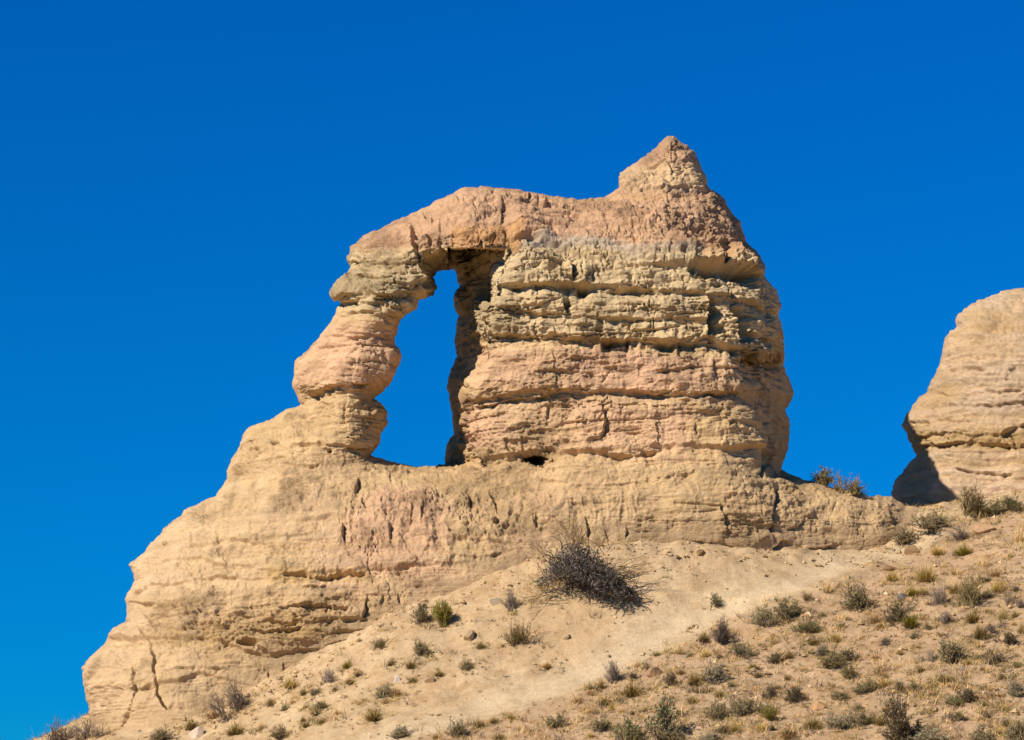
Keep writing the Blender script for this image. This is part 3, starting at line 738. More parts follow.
def ribbons(paths, w0, r):
    n, K, _ = paths.shape
    sd = r.normal(size=(n, 1, 3)); sd[..., 2] *= .3; sd /= np.linalg.norm(sd, axis=2, keepdims=True)
    w = w0 * np.linspace(1, .15, K)[None, :, None]
    v = np.stack([paths - sd * w, paths + sd * w], 2)
    idx = np.arange(n * K * 2).reshape(n, K, 2)
    f = np.stack([idx[:, :-1, 0], idx[:, :-1, 1], idx[:, 1:, 1], idx[:, 1:, 0]], -1).reshape(-1, 4)
    return v.reshape(-1, 3), f

def leaves(pos, dirs, ln, wd, r):
    n = len(pos)
    s = np.cross(dirs, r.normal(size=(n, 3))); s /= np.linalg.norm(s, axis=1, keepdims=True) + 1e-9
    l = ln * r.uniform(.6, 1.3, (n, 1)); w = wd * r.uniform(.7, 1.3, (n, 1))
    v = np.stack([pos, pos + dirs * l * .5 + s * w, pos + dirs * l, pos + dirs * l * .5 - s * w], 1)
    return v.reshape(-1, 3), np.arange(4 * n).reshape(n, 4)

def dome(r, n, tilt=80, lo=.75):
    ph = r.uniform(0, 2 * math.pi, n); th = np.radians(tilt) * np.sqrt(r.uniform(0, 1, n))
    rad = r.uniform(lo, 1.03, n)
    return np.stack([.5 * np.sin(th) * np.cos(ph) * rad, .5 * np.sin(th) * np.sin(ph) * rad, np.cos(th) * rad * .95 + .05], -1)

def curve(a, b, r, K=5, sag=.12, jit=.03):
    t = np.linspace(0, 1, K)[None, :, None]
    p = a[:, None] * (1 - t) + b[:, None] * t
    bow = np.sin(t * math.pi)
    out = (b - a) * np.array([1, 1, 0]); 
    p = p + bow * (-sag * .5) * out[:, None] + bow * np.array([0, 0, sag]) * r.uniform(-.6, 1, (len(a), 1, 1))
    p[:, 1:] += r.normal(0, jit, p[:, 1:].shape) * t[:, 1:]
    return p

def jitc(base, n, per, r, amt=.22):
    b = np.asarray(base, float)
    k = r.normal(1, amt, (n, 1)).clip(.45, 1.7); h = r.normal(1, .06, (n, 3))
    return np.repeat(b[None] * k * h, per, 0)

def shrub_meshes(name, seed, leafc, twigc, nst=80, ntw=5, nleaf=4200, tilt=86, leafl=.042, leafw=.009, up=.5, rad=.010, sub=True, tmin=.35, droop=.12):
    r = np.random.default_rng(seed)
    tip = dome(r, nst, tilt)
    # uneven outline: lobes at different heights
    lob = r.normal(size=(5, 3)); lob /= np.linalg.norm(lob, axis=1, keepdims=True)
    ns = r.integers(2, 5); sc = np.stack([r.normal(0, .17, ns), r.normal(0, .15, ns), np.zeros(ns)], -1); sr = r.uniform(.5, .85, ns); sz_ = r.uniform(.55, 1.0, ns); sz_[0] = 1
    wsub = r.integers(0, ns, nst)
    if not sub: sc *= 0; sr[:] = 1; sz_[:] = 1
    dirn = tip / np.linalg.norm(tip, axis=1, keepdims=True)
    tip *= (0.78 + .26 * np.clip((dirn @ lob.T).max(1), 0, 1) ** 2)[:, None]
    tip = tip * np.stack([sr[wsub], sr[wsub], sz_[wsub]], -1) + sc[wsub]
    base = r.normal(0, .06, (nst, 3)) + sc[wsub] * .8; base[:, 2] = -.03
    st = curve(base, tip, r, 5, droop)
    v1, f1 = prisms(st, rad, rad * .4)
    c1 = jitc(twigc, nst, 15, r)
    # twigs
    ti = r.uniform(tmin, 1.0, (nst, ntw)); k = np.clip((ti * 4).astype(int), 0, 3); fr = ti * 4 - k
    si = np.arange(nst)[:, None]
    org = st[si, k] * (1 - fr[..., None]) + st[si, k + 1] * fr[..., None]
    org = org.reshape(-1, 3)
    dr = np.repeat(dirn, ntw, 0) * .7 + r.normal(0, .55, org.shape) + np.array([0, 0, up]); dr /= np.linalg.norm(dr, axis=1, keepdims=True)
    ln = r.uniform(.05, .15, (len(org), 1))
    tw = curve(org, org + dr * ln, r, 3, .02, .012)
    v2, f2 = prisms(tw, rad * .5, rad * .2)
    c2 = jitc(twigc, len(org), 9, r)
    V = np.concatenate([v1, v2]); F = np.concatenate([f1, f2 + len(v1)]); C = np.concatenate([c1, c2])
    out = [('stems', mesh_np(name + '_stems', V, F, M_TWIG, C, smooth=False))]
    if nleaf:
        wi = r.integers(0, len(org), nleaf); tt = r.uniform(.1, 1.05, (nleaf, 1))
        pos = tw[wi, 0] * (1 - tt) + tw[wi, 2] * tt + r.normal(0, .012, (nleaf, 3))
        ld = dr[wi] * .5 + r.normal(0, .5, (nleaf, 3)) + np.array([0, 0, .35]); ld /= np.linalg.norm(ld, axis=1, keepdims=True)
        v3, f3 = leaves(pos, ld, leafl, leafw, r)
        out.append(('foliage', mesh_np(name + '_foliage', v3, f3, M_LEAF, jitc(leafc, nleaf, 4, r, .25), smooth=False)))
    return out

def tuft_meshes(name, seed, c_lo, c_hi, n=260, w=.014, tilt=88, lo=.55, bend=.1):
    r = np.random.default_rng(seed)
    tip = dome(r, n, tilt, lo); base = tip * np.array([.45, .45, 0]) * r.uniform(.2, 1, (n, 1)); base[:, 2] = -.04
    p = curve(base, tip, r, 4, bend, .03)
    v, f = ribbons(p, w, r)
    t = np.tile(np.repeat(np.linspace(0, 1, 4), 2), n)[:, None]
    k = np.repeat(r.normal(1, .2, (n, 1)).clip(.5, 1.6), 8, 0)
    c = (np.asarray(c_lo) * (1 - t) + np.asarray(c_hi) * t) * k
    return [('blades', mesh_np(name + '_blades', v, f, M_LEAF, c, smooth=False))]

C_ = lambda r, g, b: lin(r, g, b)
GREYTW = C_(112,97,74); BRTW = C_(120,94,70); DKTW = C_(78,68,62)
KINDS = {}
def reg(code, name, cat, word, group, fn): KINDS[code] = dict(name=name, cat=cat, word=word, group=group, mesh=[fn(s) for s in (1, 2, 3, 4)])
GS = 'sagebrush dotted over the slope'; GT = 'grass tufts scattered over the slope'
reg('sg', 'sagebrush', 'shrub', 'grey olive sagebrush', GS, lambda s: shrub_meshes('sage_grey', 100 + s, C_(136,121,88), GREYTW))
reg('sb', 'sagebrush', 'shrub', 'pale bluish grey sagebrush', GS, lambda s: shrub_meshes('sage_blue', 110 + s, C_(146,134,104), C_(120,106,84), leafl=.05, leafw=.008))
reg('sd', 'sagebrush', 'shrub', 'dark grey sagebrush', GS, lambda s: shrub_meshes('sage_dark', 120 + s, C_(106,92,66), C_(92,78,62)))
reg('sn', 'sagebrush', 'shrub', 'greyish green sagebrush', GS, lambda s: shrub_meshes('sage_green', 130 + s, C_(122,112,74), GREYTW))
reg('ol', 'green_tuft', 'plant tuft', 'olive green tuft', 'olive tufts scattered over the slope', lambda s: tuft_meshes('tuft_olive', 140 + s, C_(84,70,38), C_(134,112,60)))
reg('ye', 'yellow_tuft', 'plant tuft', 'yellowish tuft', 'yellowish tufts scattered over the slope', lambda s: tuft_meshes('tuft_yellow', 150 + s, C_(118,94,46), C_(176,146,78)))
reg('gr', 'cushion_plant', 'plant tuft', 'bright green cushion plant', 'green cushion plants on the slope', lambda s: tuft_meshes('cushion', 160 + s, C_(80,72,24), C_(130,116,40), n=420, w=.013))
reg('st', 'straw_tuft', 'grass tuft', 'dry straw grass tuft', 'dry straw tufts scattered over the slope', lambda s: tuft_meshes('tuft_straw', 170 + s, C_(150,118,72), C_(204,170,114), n=130, w=.013, lo=.45, bend=.22))
reg('ru', 'rusty_tuft', 'grass tuft', 'rusty brown dry tuft', 'rusty dry tufts scattered over the slope', lambda s: tuft_meshes('tuft_rust', 180 + s, C_(124,92,54), C_(180,138,88), n=150, w=.013, lo=.5, bend=.2))
reg('tw', 'bare_shrub', 'shrub', 'bare grey twiggy shrub', 'bare twiggy shrubs on the slope', lambda s: shrub_meshes('bare_grey', 190 + s, GREYTW, C_(112,98,84), nst=90, ntw=9, nleaf=0, tilt=75, rad=.009))
reg('tb', 'bare_shrub', 'shrub', 'brown twiggy shrub', 'bare twiggy shrubs on the slope', lambda s: shrub_meshes('bare_brown', 200 + s, C_(138,120,76), C_(110,94,62), nst=90, ntw=9, nleaf=500, tilt=80, rad=.009))
reg('dd', 'dead_shrub', 'shrub', 'small dark dead shrub', 'dead dark shrubs on the slope', lambda s: shrub_meshes('dead_small', 210 + s, DKTW, C_(84,72,64), nst=60, ntw=8, nleaf=0, tilt=88, rad=.011, up=.1))
reg('bg', 'green_shrub', 'shrub', 'yellow green broom shrub', 'green shrubs on the slope', lambda s: shrub_meshes('broom', 220 + s, C_(136,124,52), C_(110,98,50), nst=110, ntw=7, nleaf=1300, tilt=62, leafl=.07, leafw=.008, up=.9, sub=False))
reg('lg', 'green_shrub', 'shrub', 'leafy dark green shrub', 'green shrubs on the slope', lambda s: shrub_meshes('leafy', 230 + s, C_(104,108,72), C_(104,86,66), nst=70, ntw=6, nleaf=1500, tilt=92, leafl=.05, leafw=.015, up=.25, rad=.014, sub=False, tmin=.6))

# code u v w h [| label | short name as a landmark]
PL = """
sg 864 613 38 33 | big grey olive sagebrush with a rounded top, upper edge of the right slope | the big upper right sagebrush
sn 793 620 32 22 | right half of the long sagebrush hedge along the pale washed strip | the long sagebrush hedge
sg 764 628 34 22 | left half of the long sagebrush hedge along the pale washed strip
tb 807 601 12 10
st 828 594 20 12
ye 892 582 18 12
ye 925 583 27 17 | yellow green clump with orange straw tips high on the right slope | the yellow orange clump
st 955 576 17 9
gr 912 597 16 10
tw 941 606 21 27
tb 972 607 28 31 | large mixed grey and rusty brown thicket below the right outcrop | the large rusty thicket
sg 964 603 22 28
ye 998 593 20 12
sd 896 625 28 25
ru 874 625 18 15
gr 910 629 23 15 | brightest yellow green cushion plant beside dark sagebrush on the right slope | the brightest green cushion
ol 881 629 11 7
ol 973 624 22 16
ol 1003 620 12 9
gr 1015 618 8 7
ye 1014 626 8 6
st 943 637 16 6
sn 803 634 29 18
ye 836 643 16 11 | rounded yellow olive tuft alone on bare ground in mid right slope | the lone rounded yellow tuft
ol 823 617 10 6
sg 956 665 34 30 | large round grey olive sagebrush standing alone in the middle right slope | the large round sagebrush
tw 932 662 15 12
sn 829 670 28 21 | spiky grey green sagebrush with a dark lobe, mid slope left of round shrub | the spiky grey green sagebrush
sd 851 661 20 11
tb 850 681 22 18
ru 874 660 15 6
dd 885 645 15 9
st 803 672 15 6
ye 969 665 11 7
ru 884 678 14 7
ol 921 673 13 8
sn 868 694 25 15
sg 841 702 24 13
sd 901 692 13 12
sn 916 691 18 10
ru 932 696 12 6
ru 956 691 15 9
sd 970 704 22 16 | compact dark grey sagebrush near the lower right corner | the compact dark sagebrush
sb 1018 698 22 20
sg 861 712 16 10
sn 867 727 22 16
sb 838 731 30 21 | pale bluish sagebrush in front of the bottom right slope | the pale bluish sagebrush
ol 812 731 25 14
sd 902 742 46 40 | biggest dark sagebrush cut by the bottom edge, right of centre | the biggest bottom sagebrush
sb 932 748 44 20
sn 962 721 15 12
tw 946 722 12 9
sg 974 744 34 22
sg 1012 746 28 30
sd 793 705 27 20
dd 790 738 18 9
ru 983 714 10 6
ye 1005 711 10 6
ol 983 672 9 6
ol 788 681 9 7
ol 789 659 12 8
sd 1007 645 23 13
ol 1022 634 13 12
tw 988 639 10 9
tw 948 624 20 13
sn 827 487 32 19 | green grey shrub on the skyline of the saddle | the green skyline shrub
tb 852 497 36 23 | brown twiggy shrub on the skyline of the saddle | the brown skyline shrub
ru 838 491 15 10
tb 972 517 36 34 | bare brown twig shrub against the right outcrop | the bare shrub at the outcrop
sn 988 520 36 20 | leafy green scrub hugging the foot of the right outcrop
sn 1016 512 26 19
sg 938 532 38 20 | low grey sagebrush mound leading up towards the right outcrop | the low sagebrush mound
sg 901 545 27 20 | grey sagebrush at the end of the rock shoulder | the sagebrush at the shoulder end
tw 964 541 26 14
gr 964 557 22 11 | flat bright green cushion plant below the right outcrop | the flat bright cushion
ye 937 556 17 11
st 1019 543 17 17
st 985 568 15 12
ru 996 578 21 8
st 1010 559 11 9
lg 716 608 13 13 | tiny dark leafy plant alone on the pale washed strip | the tiny lone leafy plant
tw 722 645 32 28 | dry grey shrub with upright stalks beside the pale washed strip | the grey stalky shrub
ol 703 643 16 12
sg 744 657 29 18
tw 617 682 23 23 | dense grey twig shrub at the left tip of the right slope | the dense grey twig shrub
ol 632 697 25 15
ol 694 687 24 16
sb 713 685 30 23 | grey spraying sagebrush with an olive clump on its left, centre slope | the spraying sagebrush
dd 646 671 10 8
ru 637 668 11 6
sd 779 665 19 14
lg 660 744 36 48 | tall leafy green shrub with bare gnarled trunks, bottom edge centre | the tall green shrub
lg 627 744 30 22
sg 606 732 29 14
ol 604 707 20 10
ru 578 704 13 9
ru 590 696 13 8
ye 602 689 9 13
sg 713 720 30 20 | left of two broad grey sagebrushes side by side on the lower slope | the twin grey sagebrushes
sg 742 718 33 22 | right of two broad grey sagebrushes side by side on the lower slope
ol 692 704 14 9
tw 698 694 13 8
ye 735 733 19 10
ye 761 731 13 8
ru 787 741 30 13
bg 771 722 19 15
sg 677 745 28 17
sb 707 745 30 13
sd 770 699 17 13
ol 758 678 13 7
ol 753 670 13 7
ye 621 713 8 6
gr 612 711 7 8
sn 556 729 20 16
ye 590 739 10 8
ol 657 657 10 6
st 666 654 11 9
st 680 655 11 8
sn 423 624 17 26 | dark green half of the pair of shrubs at the cliff foot
bg 444 628 28 28 | yellow green broom shrub at the cliff foot, right of a darker one | the yellow green broom
tb 381 649 15 13 | pinkish dry shrub under the layered ledges of the cliff | the pinkish dry shrub
sg 424 658 21 20 | round olive sagebrush below the broom shrub at the cliff foot | the round sagebrush below the broom
tb 519 644 28 23 | round brown bush alone on the pale slope below the arch rock | the round brown bush
ol 481 649 14 7
sg 469 672 18 16 | small grey shrub on a thin stem casting a dark shadow | the thin stemmed shrub
ye 547 670 17 8 | lone flat yellow green tuft on the washed strip | the lone washed strip tuft
gr 347 669 12 8
ol 391 666 11 8
ol 411 669 14 10
ol 439 677 13 8
tw 328 684 21 15
ol 350 685 10 9
ol 358 677 11 7
ye 291 689 19 12
ol 303 696 10 9
sg 316 696 11 10
ol 335 692 9 7
sg 381 700 21 19 | grey sagebrush left of the white stone on the lower slope | the sagebrush by the white stone
ru 397 697 18 11
ru 386 704 10 7
ol 413 683 13 6
ol 373 722 21 16 | squat olive brown mound beside the wheel tracks | the squat olive mound
sn 324 709 15 10
ol 315 716 11 11
ol 322 724 10 8
ol 306 728 11 8
sg 283 739 20 15
sb 398 740 27 14
sg 462 738 27 20 | grey sagebrush at the bottom edge beside the wheel tracks | the bottom edge sagebrush
ol 480 728 12 10
ye 493 724 11 8
ye 511 720 13 7
ol 436 739 9 6
ol 499 740 13 9
st 337 715 8 9
st 359 706 10 9
ol 305 709 7 6
tw 510 611 22 26 | wiry dead branches hanging on the slope left of the big dead bush | the wiry dead branches
tw 236 713 34 29 | bare grey twig bush against the foot of the pale left cliff | the twig bush at the left cliff
ru 215 720 24 12
ol 271 707 13 10
st 293 704 10 8
st 253 712 11 8
ol 191 731 20 13
sg 158 741 24 13
ol 236 736 25 12
st 261 730 13 11
sn 283 711 9 7
ol 303 722 8 7
tw 56 748 38 28 | purplish bare twig shrub against the sky at the bottom left corner | the corner twig shrub
tw 86 742 24 24 | bare twig shrub touching the left end of the cliff
st 690 630 8 6
st 772 640 9 6
st 860 640 9 5
ol 812 655 8 5
st 845 620 8 5
ol 900 655 9 6
st 918 648 9 5
ru 992 655 9 5
st 1001 672 10 6
ol 940 682 8 5
st 990 690 9 6
st 830 690 9 6
ol 778 690 9 6
st 818 716 9 6
ol 885 712 8 6
ru 930 712 9 6
st 990 728 9 7
st 745 690 8 5
ol 725 668 8 5
ru 672 700 9 6
st 650 690 8 5
ol 645 712 9 6
st 685 722 9 6
ol 948 590 8 5
st 975 585 9 6
ru 1015 600 9 6
st 905 570 8 5
st 945 568 8 6
"""
tags = {}
plants = []
EXTRA = True
for ln_ in PL.strip().splitlines():
    bits = [b.strip() for b in ln_.split('|')]
    k, u, v, w, h = bits[0].split()
    plants.append(dict(k=k, u=float(u), v=float(v), w=float(w), h=float(h), label=bits[1] if len(bits) > 1 else None, short=bits[2] if len(bits) > 2 else None))

_r = np.random.default_rng(404)
_n = 0
while _n < 62:
    u_, v_ = _r.uniform(590, 1022), _r.uniform(560, 738)
    if v_ < 640 - (u_ - 700) * .27 + 14 or v_ < 560: continue
    near_d = min(math.hypot(u_ - p['u'], (v_ - p['v']) * 1.5) - p['w'] * .5 for p in plants)
    if near_d < 3 or near_d > 16: continue
    w_ = float(_r.choice([8, 9, 10, 12, 14, 18, 22], p=[.2, .2, .2, .15, .1, .1, .05]))
    k_ = str(_r.choice(['sg', 'sd', 'sn', 'ol', 'st', 'ru', 'tw', 'ye', 'sb'], p=[.2, .1, .12, .2, .12, .06, .06, .06, .08]))
    plants.append(dict(k=k_, u=u_, v=v_, w=w_, h=w_ * _r.uniform(.5, .75), label=None, short=None)); _n += 1

STONES = [
 (656,678,19,9,'brown flat slab stone with a dark shadow, left tip of the right slope','the brown slab stone',lin(176,140,106)),
 (397,684,9,7,'small whitish stone on the lower left slope','the white stone',lin(226,206,184)),
 (495,607,14,8,'pale angular stone beside wiry dead branches','the pale angular stone',lin(218,196,160)),
 (469,642,18,10,'broad tan boulder half sunk below the arch rock','the half sunk boulder',lin(206,174,130)),
 (197,741,17,12,'whitish rounded boulder at the foot of the left cliff','the whitish boulder',lin(222,196,168)),
 (986,534,26,8,'long sandstone slab below the right outcrop','the long sandstone slab',lin(206,164,124)),
 (914,556,20,9,'dark hollowed stone at the top of the right slope','the dark hollowed stone',lin(170,134,96)),
 (889,572,16,6,'low dark stone lying by the end of the washed strip','the low dark stone',lin(160,124,90)),
 (430,684,11,6,'small tan stone right of the white stone','the small tan stone',lin(200,166,124)),
 (700,556,9,6,'small dark stone at the tower foot','the tower foot stone',lin(160,126,86)),
 (903,602,10,8,'bluish grey stone beside dark sagebrush','the bluish grey stone',lin(150,144,138)),
 (524,713,9,5,'small pale stone by the wheel tracks','the pale track stone',lin(214,190,156)),
 (905,675,9,5,'pale pebble sized stone in the middle right slope','the pale mid slope stone',lin(214,182,140)),
 (820,712,16,9,'orange tan block stone left of pale bluish sagebrush','the orange tan block',lin(206,160,112)),
 (963,672,8,5,'grey small stone right below the large round sagebrush','the grey small stone',lin(168,146,124)),
 (567,640,9,5,'small stone alone on the pale washed strip','the washed strip stone',lin(212,180,138)),
 (345,700,9,5,'tan stone among small olive tufts, lower left slope','the lower left stone',lin(206,176,136)),
]
LM = [(p['u'], p['v'] - p['h'] / 2, p['short']) for p in plants if p['short']] + [(s[0], s[1] - 3, s[5]) for s in STONES] + [(592, 572, 'the big dead bush')]
KW = {}
def dirword(dx, dy):
    a = math.degrees(math.atan2(-dy, dx)) % 360
    return ['right of', 'above and right of', 'above', 'above and left of', 'left of', 'below and left of', 'below', 'below and right of'][int((a + 22.5) // 45) % 8]
seen = set(p['label'] for p in plants if p['label'])
for p in sorted(plants, key=lambda p: -p['w']):
    if p['label']: continue
    kd = KINDS[p['k']]; ar = p['w'] * p['h']
    size = 'tiny' if ar < 60 else 'small' if ar < 160 else 'medium' if ar < 420 else 'large'
    cu, cv = p['u'], p['v'] - p['h'] / 2
    c = sorted([(math.hypot(cu - a, cv - b), a, b, s) for a, b, s in LM])
    done = False
    word = kd['word'].replace('small ', '')
    for pre in ('', 'further ', 'far '):
        for dist, a, b, s in c[:7]:
            near_w = 'close ' if dist < 26 else ''
            L = f"{size} {word} {near_w}{pre}{dirword(cu - a, cv - b)} {s}"
            if L not in seen and len(L.split()) <= 16:
                seen.add(L); p['label'] = L; done = True; break
        if done: break

def place(root, p, i, kd, ms):
    P0, d = spot(p['u'], p['v'] - .08 * p['w'])
    m = d * PXM
    root.location = (P0[0], P0[1], P0[2] - .02)
    root.rotation_euler = (rng.normal(0, .14), rng.normal(0, .14), rng.uniform(0, 6.28))
    root.scale = (p['w'] * m * 1.34, p['w'] * m * rng.uniform(1.0, 1.3), p['h'] * m * 1.2)

protos = {}
for i, p in enumerate(plants):
    kd = KINDS[p['k']]; var = i % 4
    key = (p['k'], var)
    if key not in protos:
        ms = kd['mesh'][var]
        if len(ms) == 1:
            root = link(kd['name'], ms[0][1])
        else:
            root = empty(kd['name'])
            for nm, me in ms: link(nm, me, root)
        protos[key] = root
    else:
        src = protos[key]; root = src.copy(); COL.objects.link(root)
        for ch in src.children:
            c2 = ch.copy(); COL.objects.link(c2); c2.parent = root
    tag(root, p['label'], kd['cat'], kd['group'])
    place(root, p, i, kd, None)

# the big dead bush at the rock's foot
def dead_bush():
    r = np.random.default_rng(77)
    P0, d = spot(589, 598); m = d * PXM
    root = empty('dead_bush', tuple(P0)); tag(root, 'big dark tangled dead bush at the foot of the tower', 'bush')
    rt, upw = np.array([1., 0, 0]), np.array([0, 0, 1.])
    def px(du, dv, dep=0): return np.array([du * m, dep, -dv * m])
    # dense mound of tangled, curling branches
    def mound(n, lo=.3):
        ph = r.uniform(0, 6.28, n); th = np.radians(92) * r.uniform(0, 1, n) ** .6; rad = r.uniform(lo, 1.0, n) ** .6
        q = np.stack([51 * np.sin(th) * np.cos(ph) * rad, 34 * np.sin(th) * np.sin(ph) * rad, 39 * np.cos(th) * rad], -1)
        k = np.interp(q[:, 0], [-46, -28, -12, 0, 22, 46], [.6, .8, .95, .95, .85, .5])
        q[:, 2] = q[:, 2] * k + np.interp(q[:, 0], [-46, -25, -8, 10, 46], [14, 22, 16, 4, -6])
        return q * m
    def walk(org, dr, n, K, ln, turn, grav):
        p = [org]; d = dr
        for k in range(K - 1):
            d = d + r.normal(0, turn, d.shape) + np.array([0, 0, grav]); d /= np.linalg.norm(d, axis=1, keepdims=True)
            p.append(p[-1] + d * ln / K)
        return np.stack(p, 1)
    ctr = np.array([0, 0, 0.0])
    n = 420; org = mound(n, .02); dr = org * .8 + r.normal(0, .5, (n, 3)); dr /= np.linalg.norm(dr, axis=1, keepdims=True)
    st = walk(org, dr, n, 8, r.uniform(.4, .95, (n, 1)), .6, -.03)
    v1, f1 = prisms(st, .022, .009); c1 = jitc(C_(72,66,60), n, 24, r, .4)
    link('branches', mesh_np('dead_branches', v1, f1, M_TWIG, c1, smooth=False), root)
    nt = 3600; org = mound(nt, .12); dr = org * .5 + r.normal(0, .7, (nt, 3)); dr /= np.linalg.norm(dr, axis=1, keepdims=True)
    tw = walk(org, dr, nt, 5, r.uniform(.14, .42, (nt, 1)), .7, 0)
    v2, f2 = prisms(tw, .010, .004); c2 = jitc(C_(88,80,72), nt, 15, r, .35); c2 = c2 * np.repeat(np.where(r.random((nt, 1)) < .25, 2.1, .9), 15, 0)
    link('twigs', mesh_np('dead_twigs', v2, f2, M_TWIG, c2, smooth=False), root)
    # long sprays: right fan, left sprig, crown, trailing roots
    sp = []
    for (bu, bv, tu, tv, q, sx, sy) in [(30,-25,64,-30,16,5,6),(34,-5,62,2,18,5,6),(-30,-18,-48,-52,26,12,6),(-8,-50,-22,-78,26,14,5),(10,-48,16,-64,16,14,5),(-38,-12,-60,-14,14,6,8),
                                        (-30,0,-62,8,12,8,6),(20,8,28,22,20,20,4),(-40,-4,-70,6,8,8,6)]:
        a = np.stack([r.normal(bu, 6, q), r.normal(0, 6, q), -r.normal(bv, 4, q)], -1) * m
        b = np.stack([r.normal(tu, sx, q), r.normal(0, 8, q), -r.normal(tv, sy, q)], -1) * m
        sp.append(curve(a, b, r, 6, .18, .05))
    sp = np.concatenate(sp); v3, f3 = prisms(sp, .014, .005)
    link('sprays', mesh_np('dead_sprays', v3, f3, M_TWIG, jitc(C_(112,92,62), len(sp), 18, r, .25), smooth=False), root)
    nl = 900; si = r.integers(52, 110, nl)
    si = r.integers(0, len(sp), nl); si = si[(sp[si, 5, 2] > 45 * m)]; nl = len(si)
    pos = sp[si, r.integers(3, 6, nl)] + r.normal(0, .08, (nl, 3)); ld = r.normal(0, .5, (nl, 3)) + upw; ld /= np.linalg.norm(ld, axis=1, keepdims=True)
    v4, f4 = leaves(pos, ld, .1, .008, r)
    link('dry_leaves', mesh_np('dead_leaves', v4, f4, M_LEAF, jitc(C_(140,118,72), nl, 4, r), smooth=False), root)
dead_bush()

# ------------------------------------------------------------------ stones
def stone_mesh(name, seed, colr):
    import bmesh
    bm = bmesh.new(); bmesh.ops.create_icosphere(bm, subdivisions=4, radius=.5)
    r = np.random.default_rng(seed)
    co = np.array([v.co for v in bm.verts]); fc = np.array([[v.index for v in f.verts] for f in bm.faces]); bm.free()
    for _ in range(9):                                   # split faces knocked off a rounded lump
        n = r.normal(size=3); n /= np.linalg.norm(n); h = r.uniform(.24, .42)
        k = co @ n; co = co - np.clip(k - h, 0, None)[:, None] * n * .92
    co += (fbm(co + seed, .3, 4, off=seed)[:, None] * .05) * co / .5
    return mesh_np(name, co, fc, M_STONE, np.repeat((colr * ALB)[None], len(co), 0) * (1 + .12 * fbm(co + seed, .2, 3)[:, None]), smooth=False)
for i, (u, v, w, h, lb, sh, cc) in enumerate(STONES):
    P0, d = spot(u, v - h * .4); m = d * PXM
    o = link('stone', stone_mesh('stone', 300 + i, cc))
    o.location = (P0[0], P0[1], P0[2] + .05 * h * m); o.scale = (w * m * 1.15, w * m * .9, h * m * 1.6)
    o.rotation_euler = (0, rng.normal(0, .12), rng.uniform(0, 6.28) * .1)
    tag(o, lb, 'stone', 'loose stones lying on the slope')

# ------------------------------------------------------------------ gravel and litter nobody could count
def scatter(n, pathkeep):
    X = rng.uniform(-17, 20, n * 2); Y = rng.uniform(79, 106, n * 2)
    i = np.clip(np.searchsorted(xs, X) - 1, 0, nx - 1); j = np.clip(np.searchsorted(ys, Y) - 1, 0, ny - 1)
    keep = rng.random(len(X)) < (.25 + .75 * side[j, i]) * (1 - (1 - pathkeep) * pw[j, i]) * (.35 + .65 * sstep(-.2, .4, n_l[j, i] + n_m[j, i]))
    X, Y = X[keep][:n], Y[keep][:n]
    return np.stack([X, Y, ground_z(X, Y)], -1)
OC = np.array([(1,0,0),(-1,0,0),(0,1,0),(0,-1,0),(0,0,1),(0,0,-1)], float)
OF = np.array([(0,2,4),(2,1,4),(1,3,4),(3,0,4),(2,0,5),(1,2,5),(3,1,5),(0,3,5)])
g = scatter(11000, .35)
k_ = rng.random(1500) * (len(CONT) - 1.001); i_ = k_.astype(int)
cx = CONT[i_] * (1 - (k_ - i_))[:, None] + CONT[i_ + 1] * (k_ - i_)[:, None] + rng.normal(0, .5, (1500, 2)) + np.array([0, -.5])
g = np.concatenate([g, np.stack([cx[:, 0], cx[:, 1], ground_z(cx[:, 0], cx[:, 1])], -1)]); n = len(g)
sz = .018 + .035 * rng.pareto(2.6, (n, 1)).clip(0, 3.2)
vv = g[:, None] + (OC[None] * rng.uniform(.6, 1.4, (n, 6, 3)) + rng.normal(0, .2, (n, 6, 3))) * sz[:, None] * np.array([1, 1, .7])
gc = np.repeat(np.where(rng.random((n, 1)) < .5, lin(214,182,136)[None], lin(186,154,114)[None]) * rng.normal(1, .15, (n, 1)).clip(.5, 1.4), 6, 0) * ALB
gravel = link('gravel', mesh_np('gravel', vv.reshape(-1, 3), (OF[None] + 6 * np.arange(n)[:, None, None]).reshape(-1, 3), M_STONE, gc, smooth=False))
tag(gravel, 'fine gravel and broken stone chips strewn over the slope', 'gravel', kind='stuff')

g = scatter(10000, .03)
skirt = []
for p in plants:
    P0, d = spot(p['u'], p['v'] - .08 * p['w']); q_ = max(5, int(p['w'] * .9)); rr = p['w'] * d * PXM
    xy = np.array(P0[:2]) + rng.normal(0, .55, (q_, 2)) * rr * np.array([1.0, .8])
    skirt.append(np.stack([xy[:, 0], xy[:, 1], ground_z(xy[:, 0], xy[:, 1])], -1))
g = np.concatenate([g] + skirt[:0] + [k for p, k in zip(plants, skirt) if p['v'] > 505]); n = len(g); nb = 14
ctr = np.repeat(g, nb, 0); hs = np.repeat(.06 + .08 * rng.pareto(1.9, (n, 1)).clip(0, 4.5), nb, 0)
dr = rng.normal(0, .55, (n * nb, 3)); dr[:, 2] = rng.uniform(.3, 1, n * nb)
a = ctr + rng.normal(0, .3, (n * nb, 3)) * hs * np.array([1, 1, 0]); a[:, 2] -= .02
lp = curve(a, a + dr * hs, rng, 3, .02, .015)
v_, f_ = ribbons(lp, .010, rng)
pal = np.array([C_(160,136,92), C_(136,116,68), C_(120,104,78), C_(176,142,90), C_(92,78,62)]) * 1.3
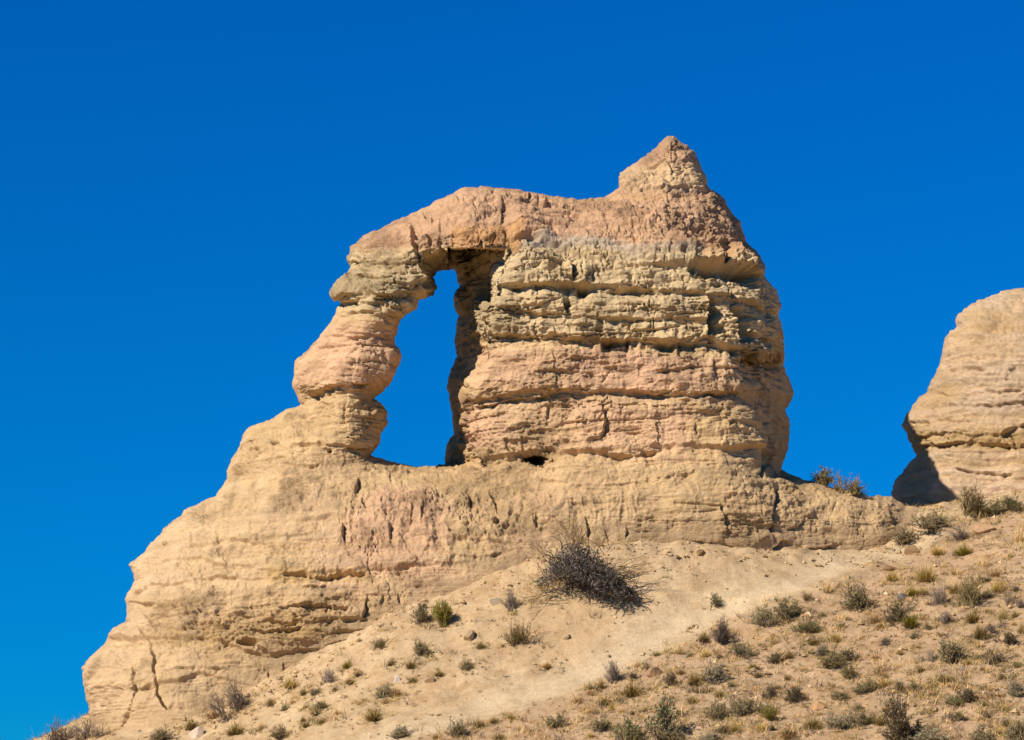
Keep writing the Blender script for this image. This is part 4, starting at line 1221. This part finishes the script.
cc = np.repeat(pal[rng.integers(0, 5, n)], nb, 0); cc = np.repeat(cc * rng.normal(1, .2, (len(cc), 1)).clip(.5, 1.5), 6, 0)
litter = link('dry_grass', mesh_np('dry_grass', v_, f_, M_LEAF, cc, smooth=False))
tag(litter, 'sparse dry grass and plant litter covering the slope', 'dry grass', kind='stuff')

# ------------------------------------------------------------------ sky and sun
AZ, EL = 51.0, 37.0            # sun: left of and behind the camera
to_sun = Vector((-math.sin(R(AZ)) * math.cos(R(EL)), -math.cos(R(AZ)) * math.cos(R(EL)), math.sin(R(EL))))
sd = bpy.data.lights.new('sun', 'SUN'); sd.energy = 5.0; sd.angle = R(.53); sd.color = (1.0, .93, .82)
so = bpy.data.objects.new('sun', sd); COL.objects.link(so)
so.rotation_euler = to_sun.to_track_quat('Z', 'Y').to_euler()
so.location = to_sun * 200
w = bpy.data.worlds.new('World'); S.world = w; w.use_nodes = True
nt = w.node_tree; L = nt.links.new
bg = nt.nodes['Background']
sky = N(nt, 'ShaderNodeTexSky', sky_type='NISHITA'); sky.sun_disc = False
sky.sun_elevation = R(EL); sky.sun_rotation = math.atan2(to_sun.x, to_sun.y)
sky.air_density = 1.0; sky.dust_density = 0.2; sky.ozone_density = 3.0; sky.altitude = 1200
tc = N(nt, 'ShaderNodeTexCoord'); sep = N(nt, 'ShaderNodeSeparateXYZ'); L(tc.outputs['Generated'], sep.inputs[0])
# dry, deep blue air opposite the sun: the clear lower sky is filtered like a polariser does
ramp = N(nt, 'ShaderNodeValToRGB'); L(sep.outputs['Z'], ramp.inputs[0])
e = ramp.color_ramp.elements
SKYC = [(0.0, (.02, .50, .85)), (.06, (.002, .43, .94)), (.17, (.001, .47, .99)), (.30, (.001, .49, 1.13)), (.50, (.14, .3, .5)), (.9, (.26, .31, .36))]
e[0].position = SKYC[0][0]; e[0].color = SKYC[0][1] + (1,)
e[1].position = SKYC[-1][0]; e[1].color = SKYC[-1][1] + (1,)
for p_, c_ in SKYC[1:-1]:
    x_ = e.new(p_); x_.color = c_ + (1,)
mx = N(nt, 'ShaderNodeVectorMath', operation='MULTIPLY')
L(sky.outputs[0], mx.inputs[0]); L(ramp.outputs[0], mx.inputs[1])
L(mx.outputs[0], bg.inputs['Color']); bg.inputs['Strength'].default_value = 0.1

S.cycles.diffuse_bounces = 1
S.view_settings.view_transform = 'Standard'; S.view_settings.look = 'None'
S.view_settings.exposure = 0; S.view_settings.gamma = 1
S.render.resolution_x, S.render.resolution_y = W, H
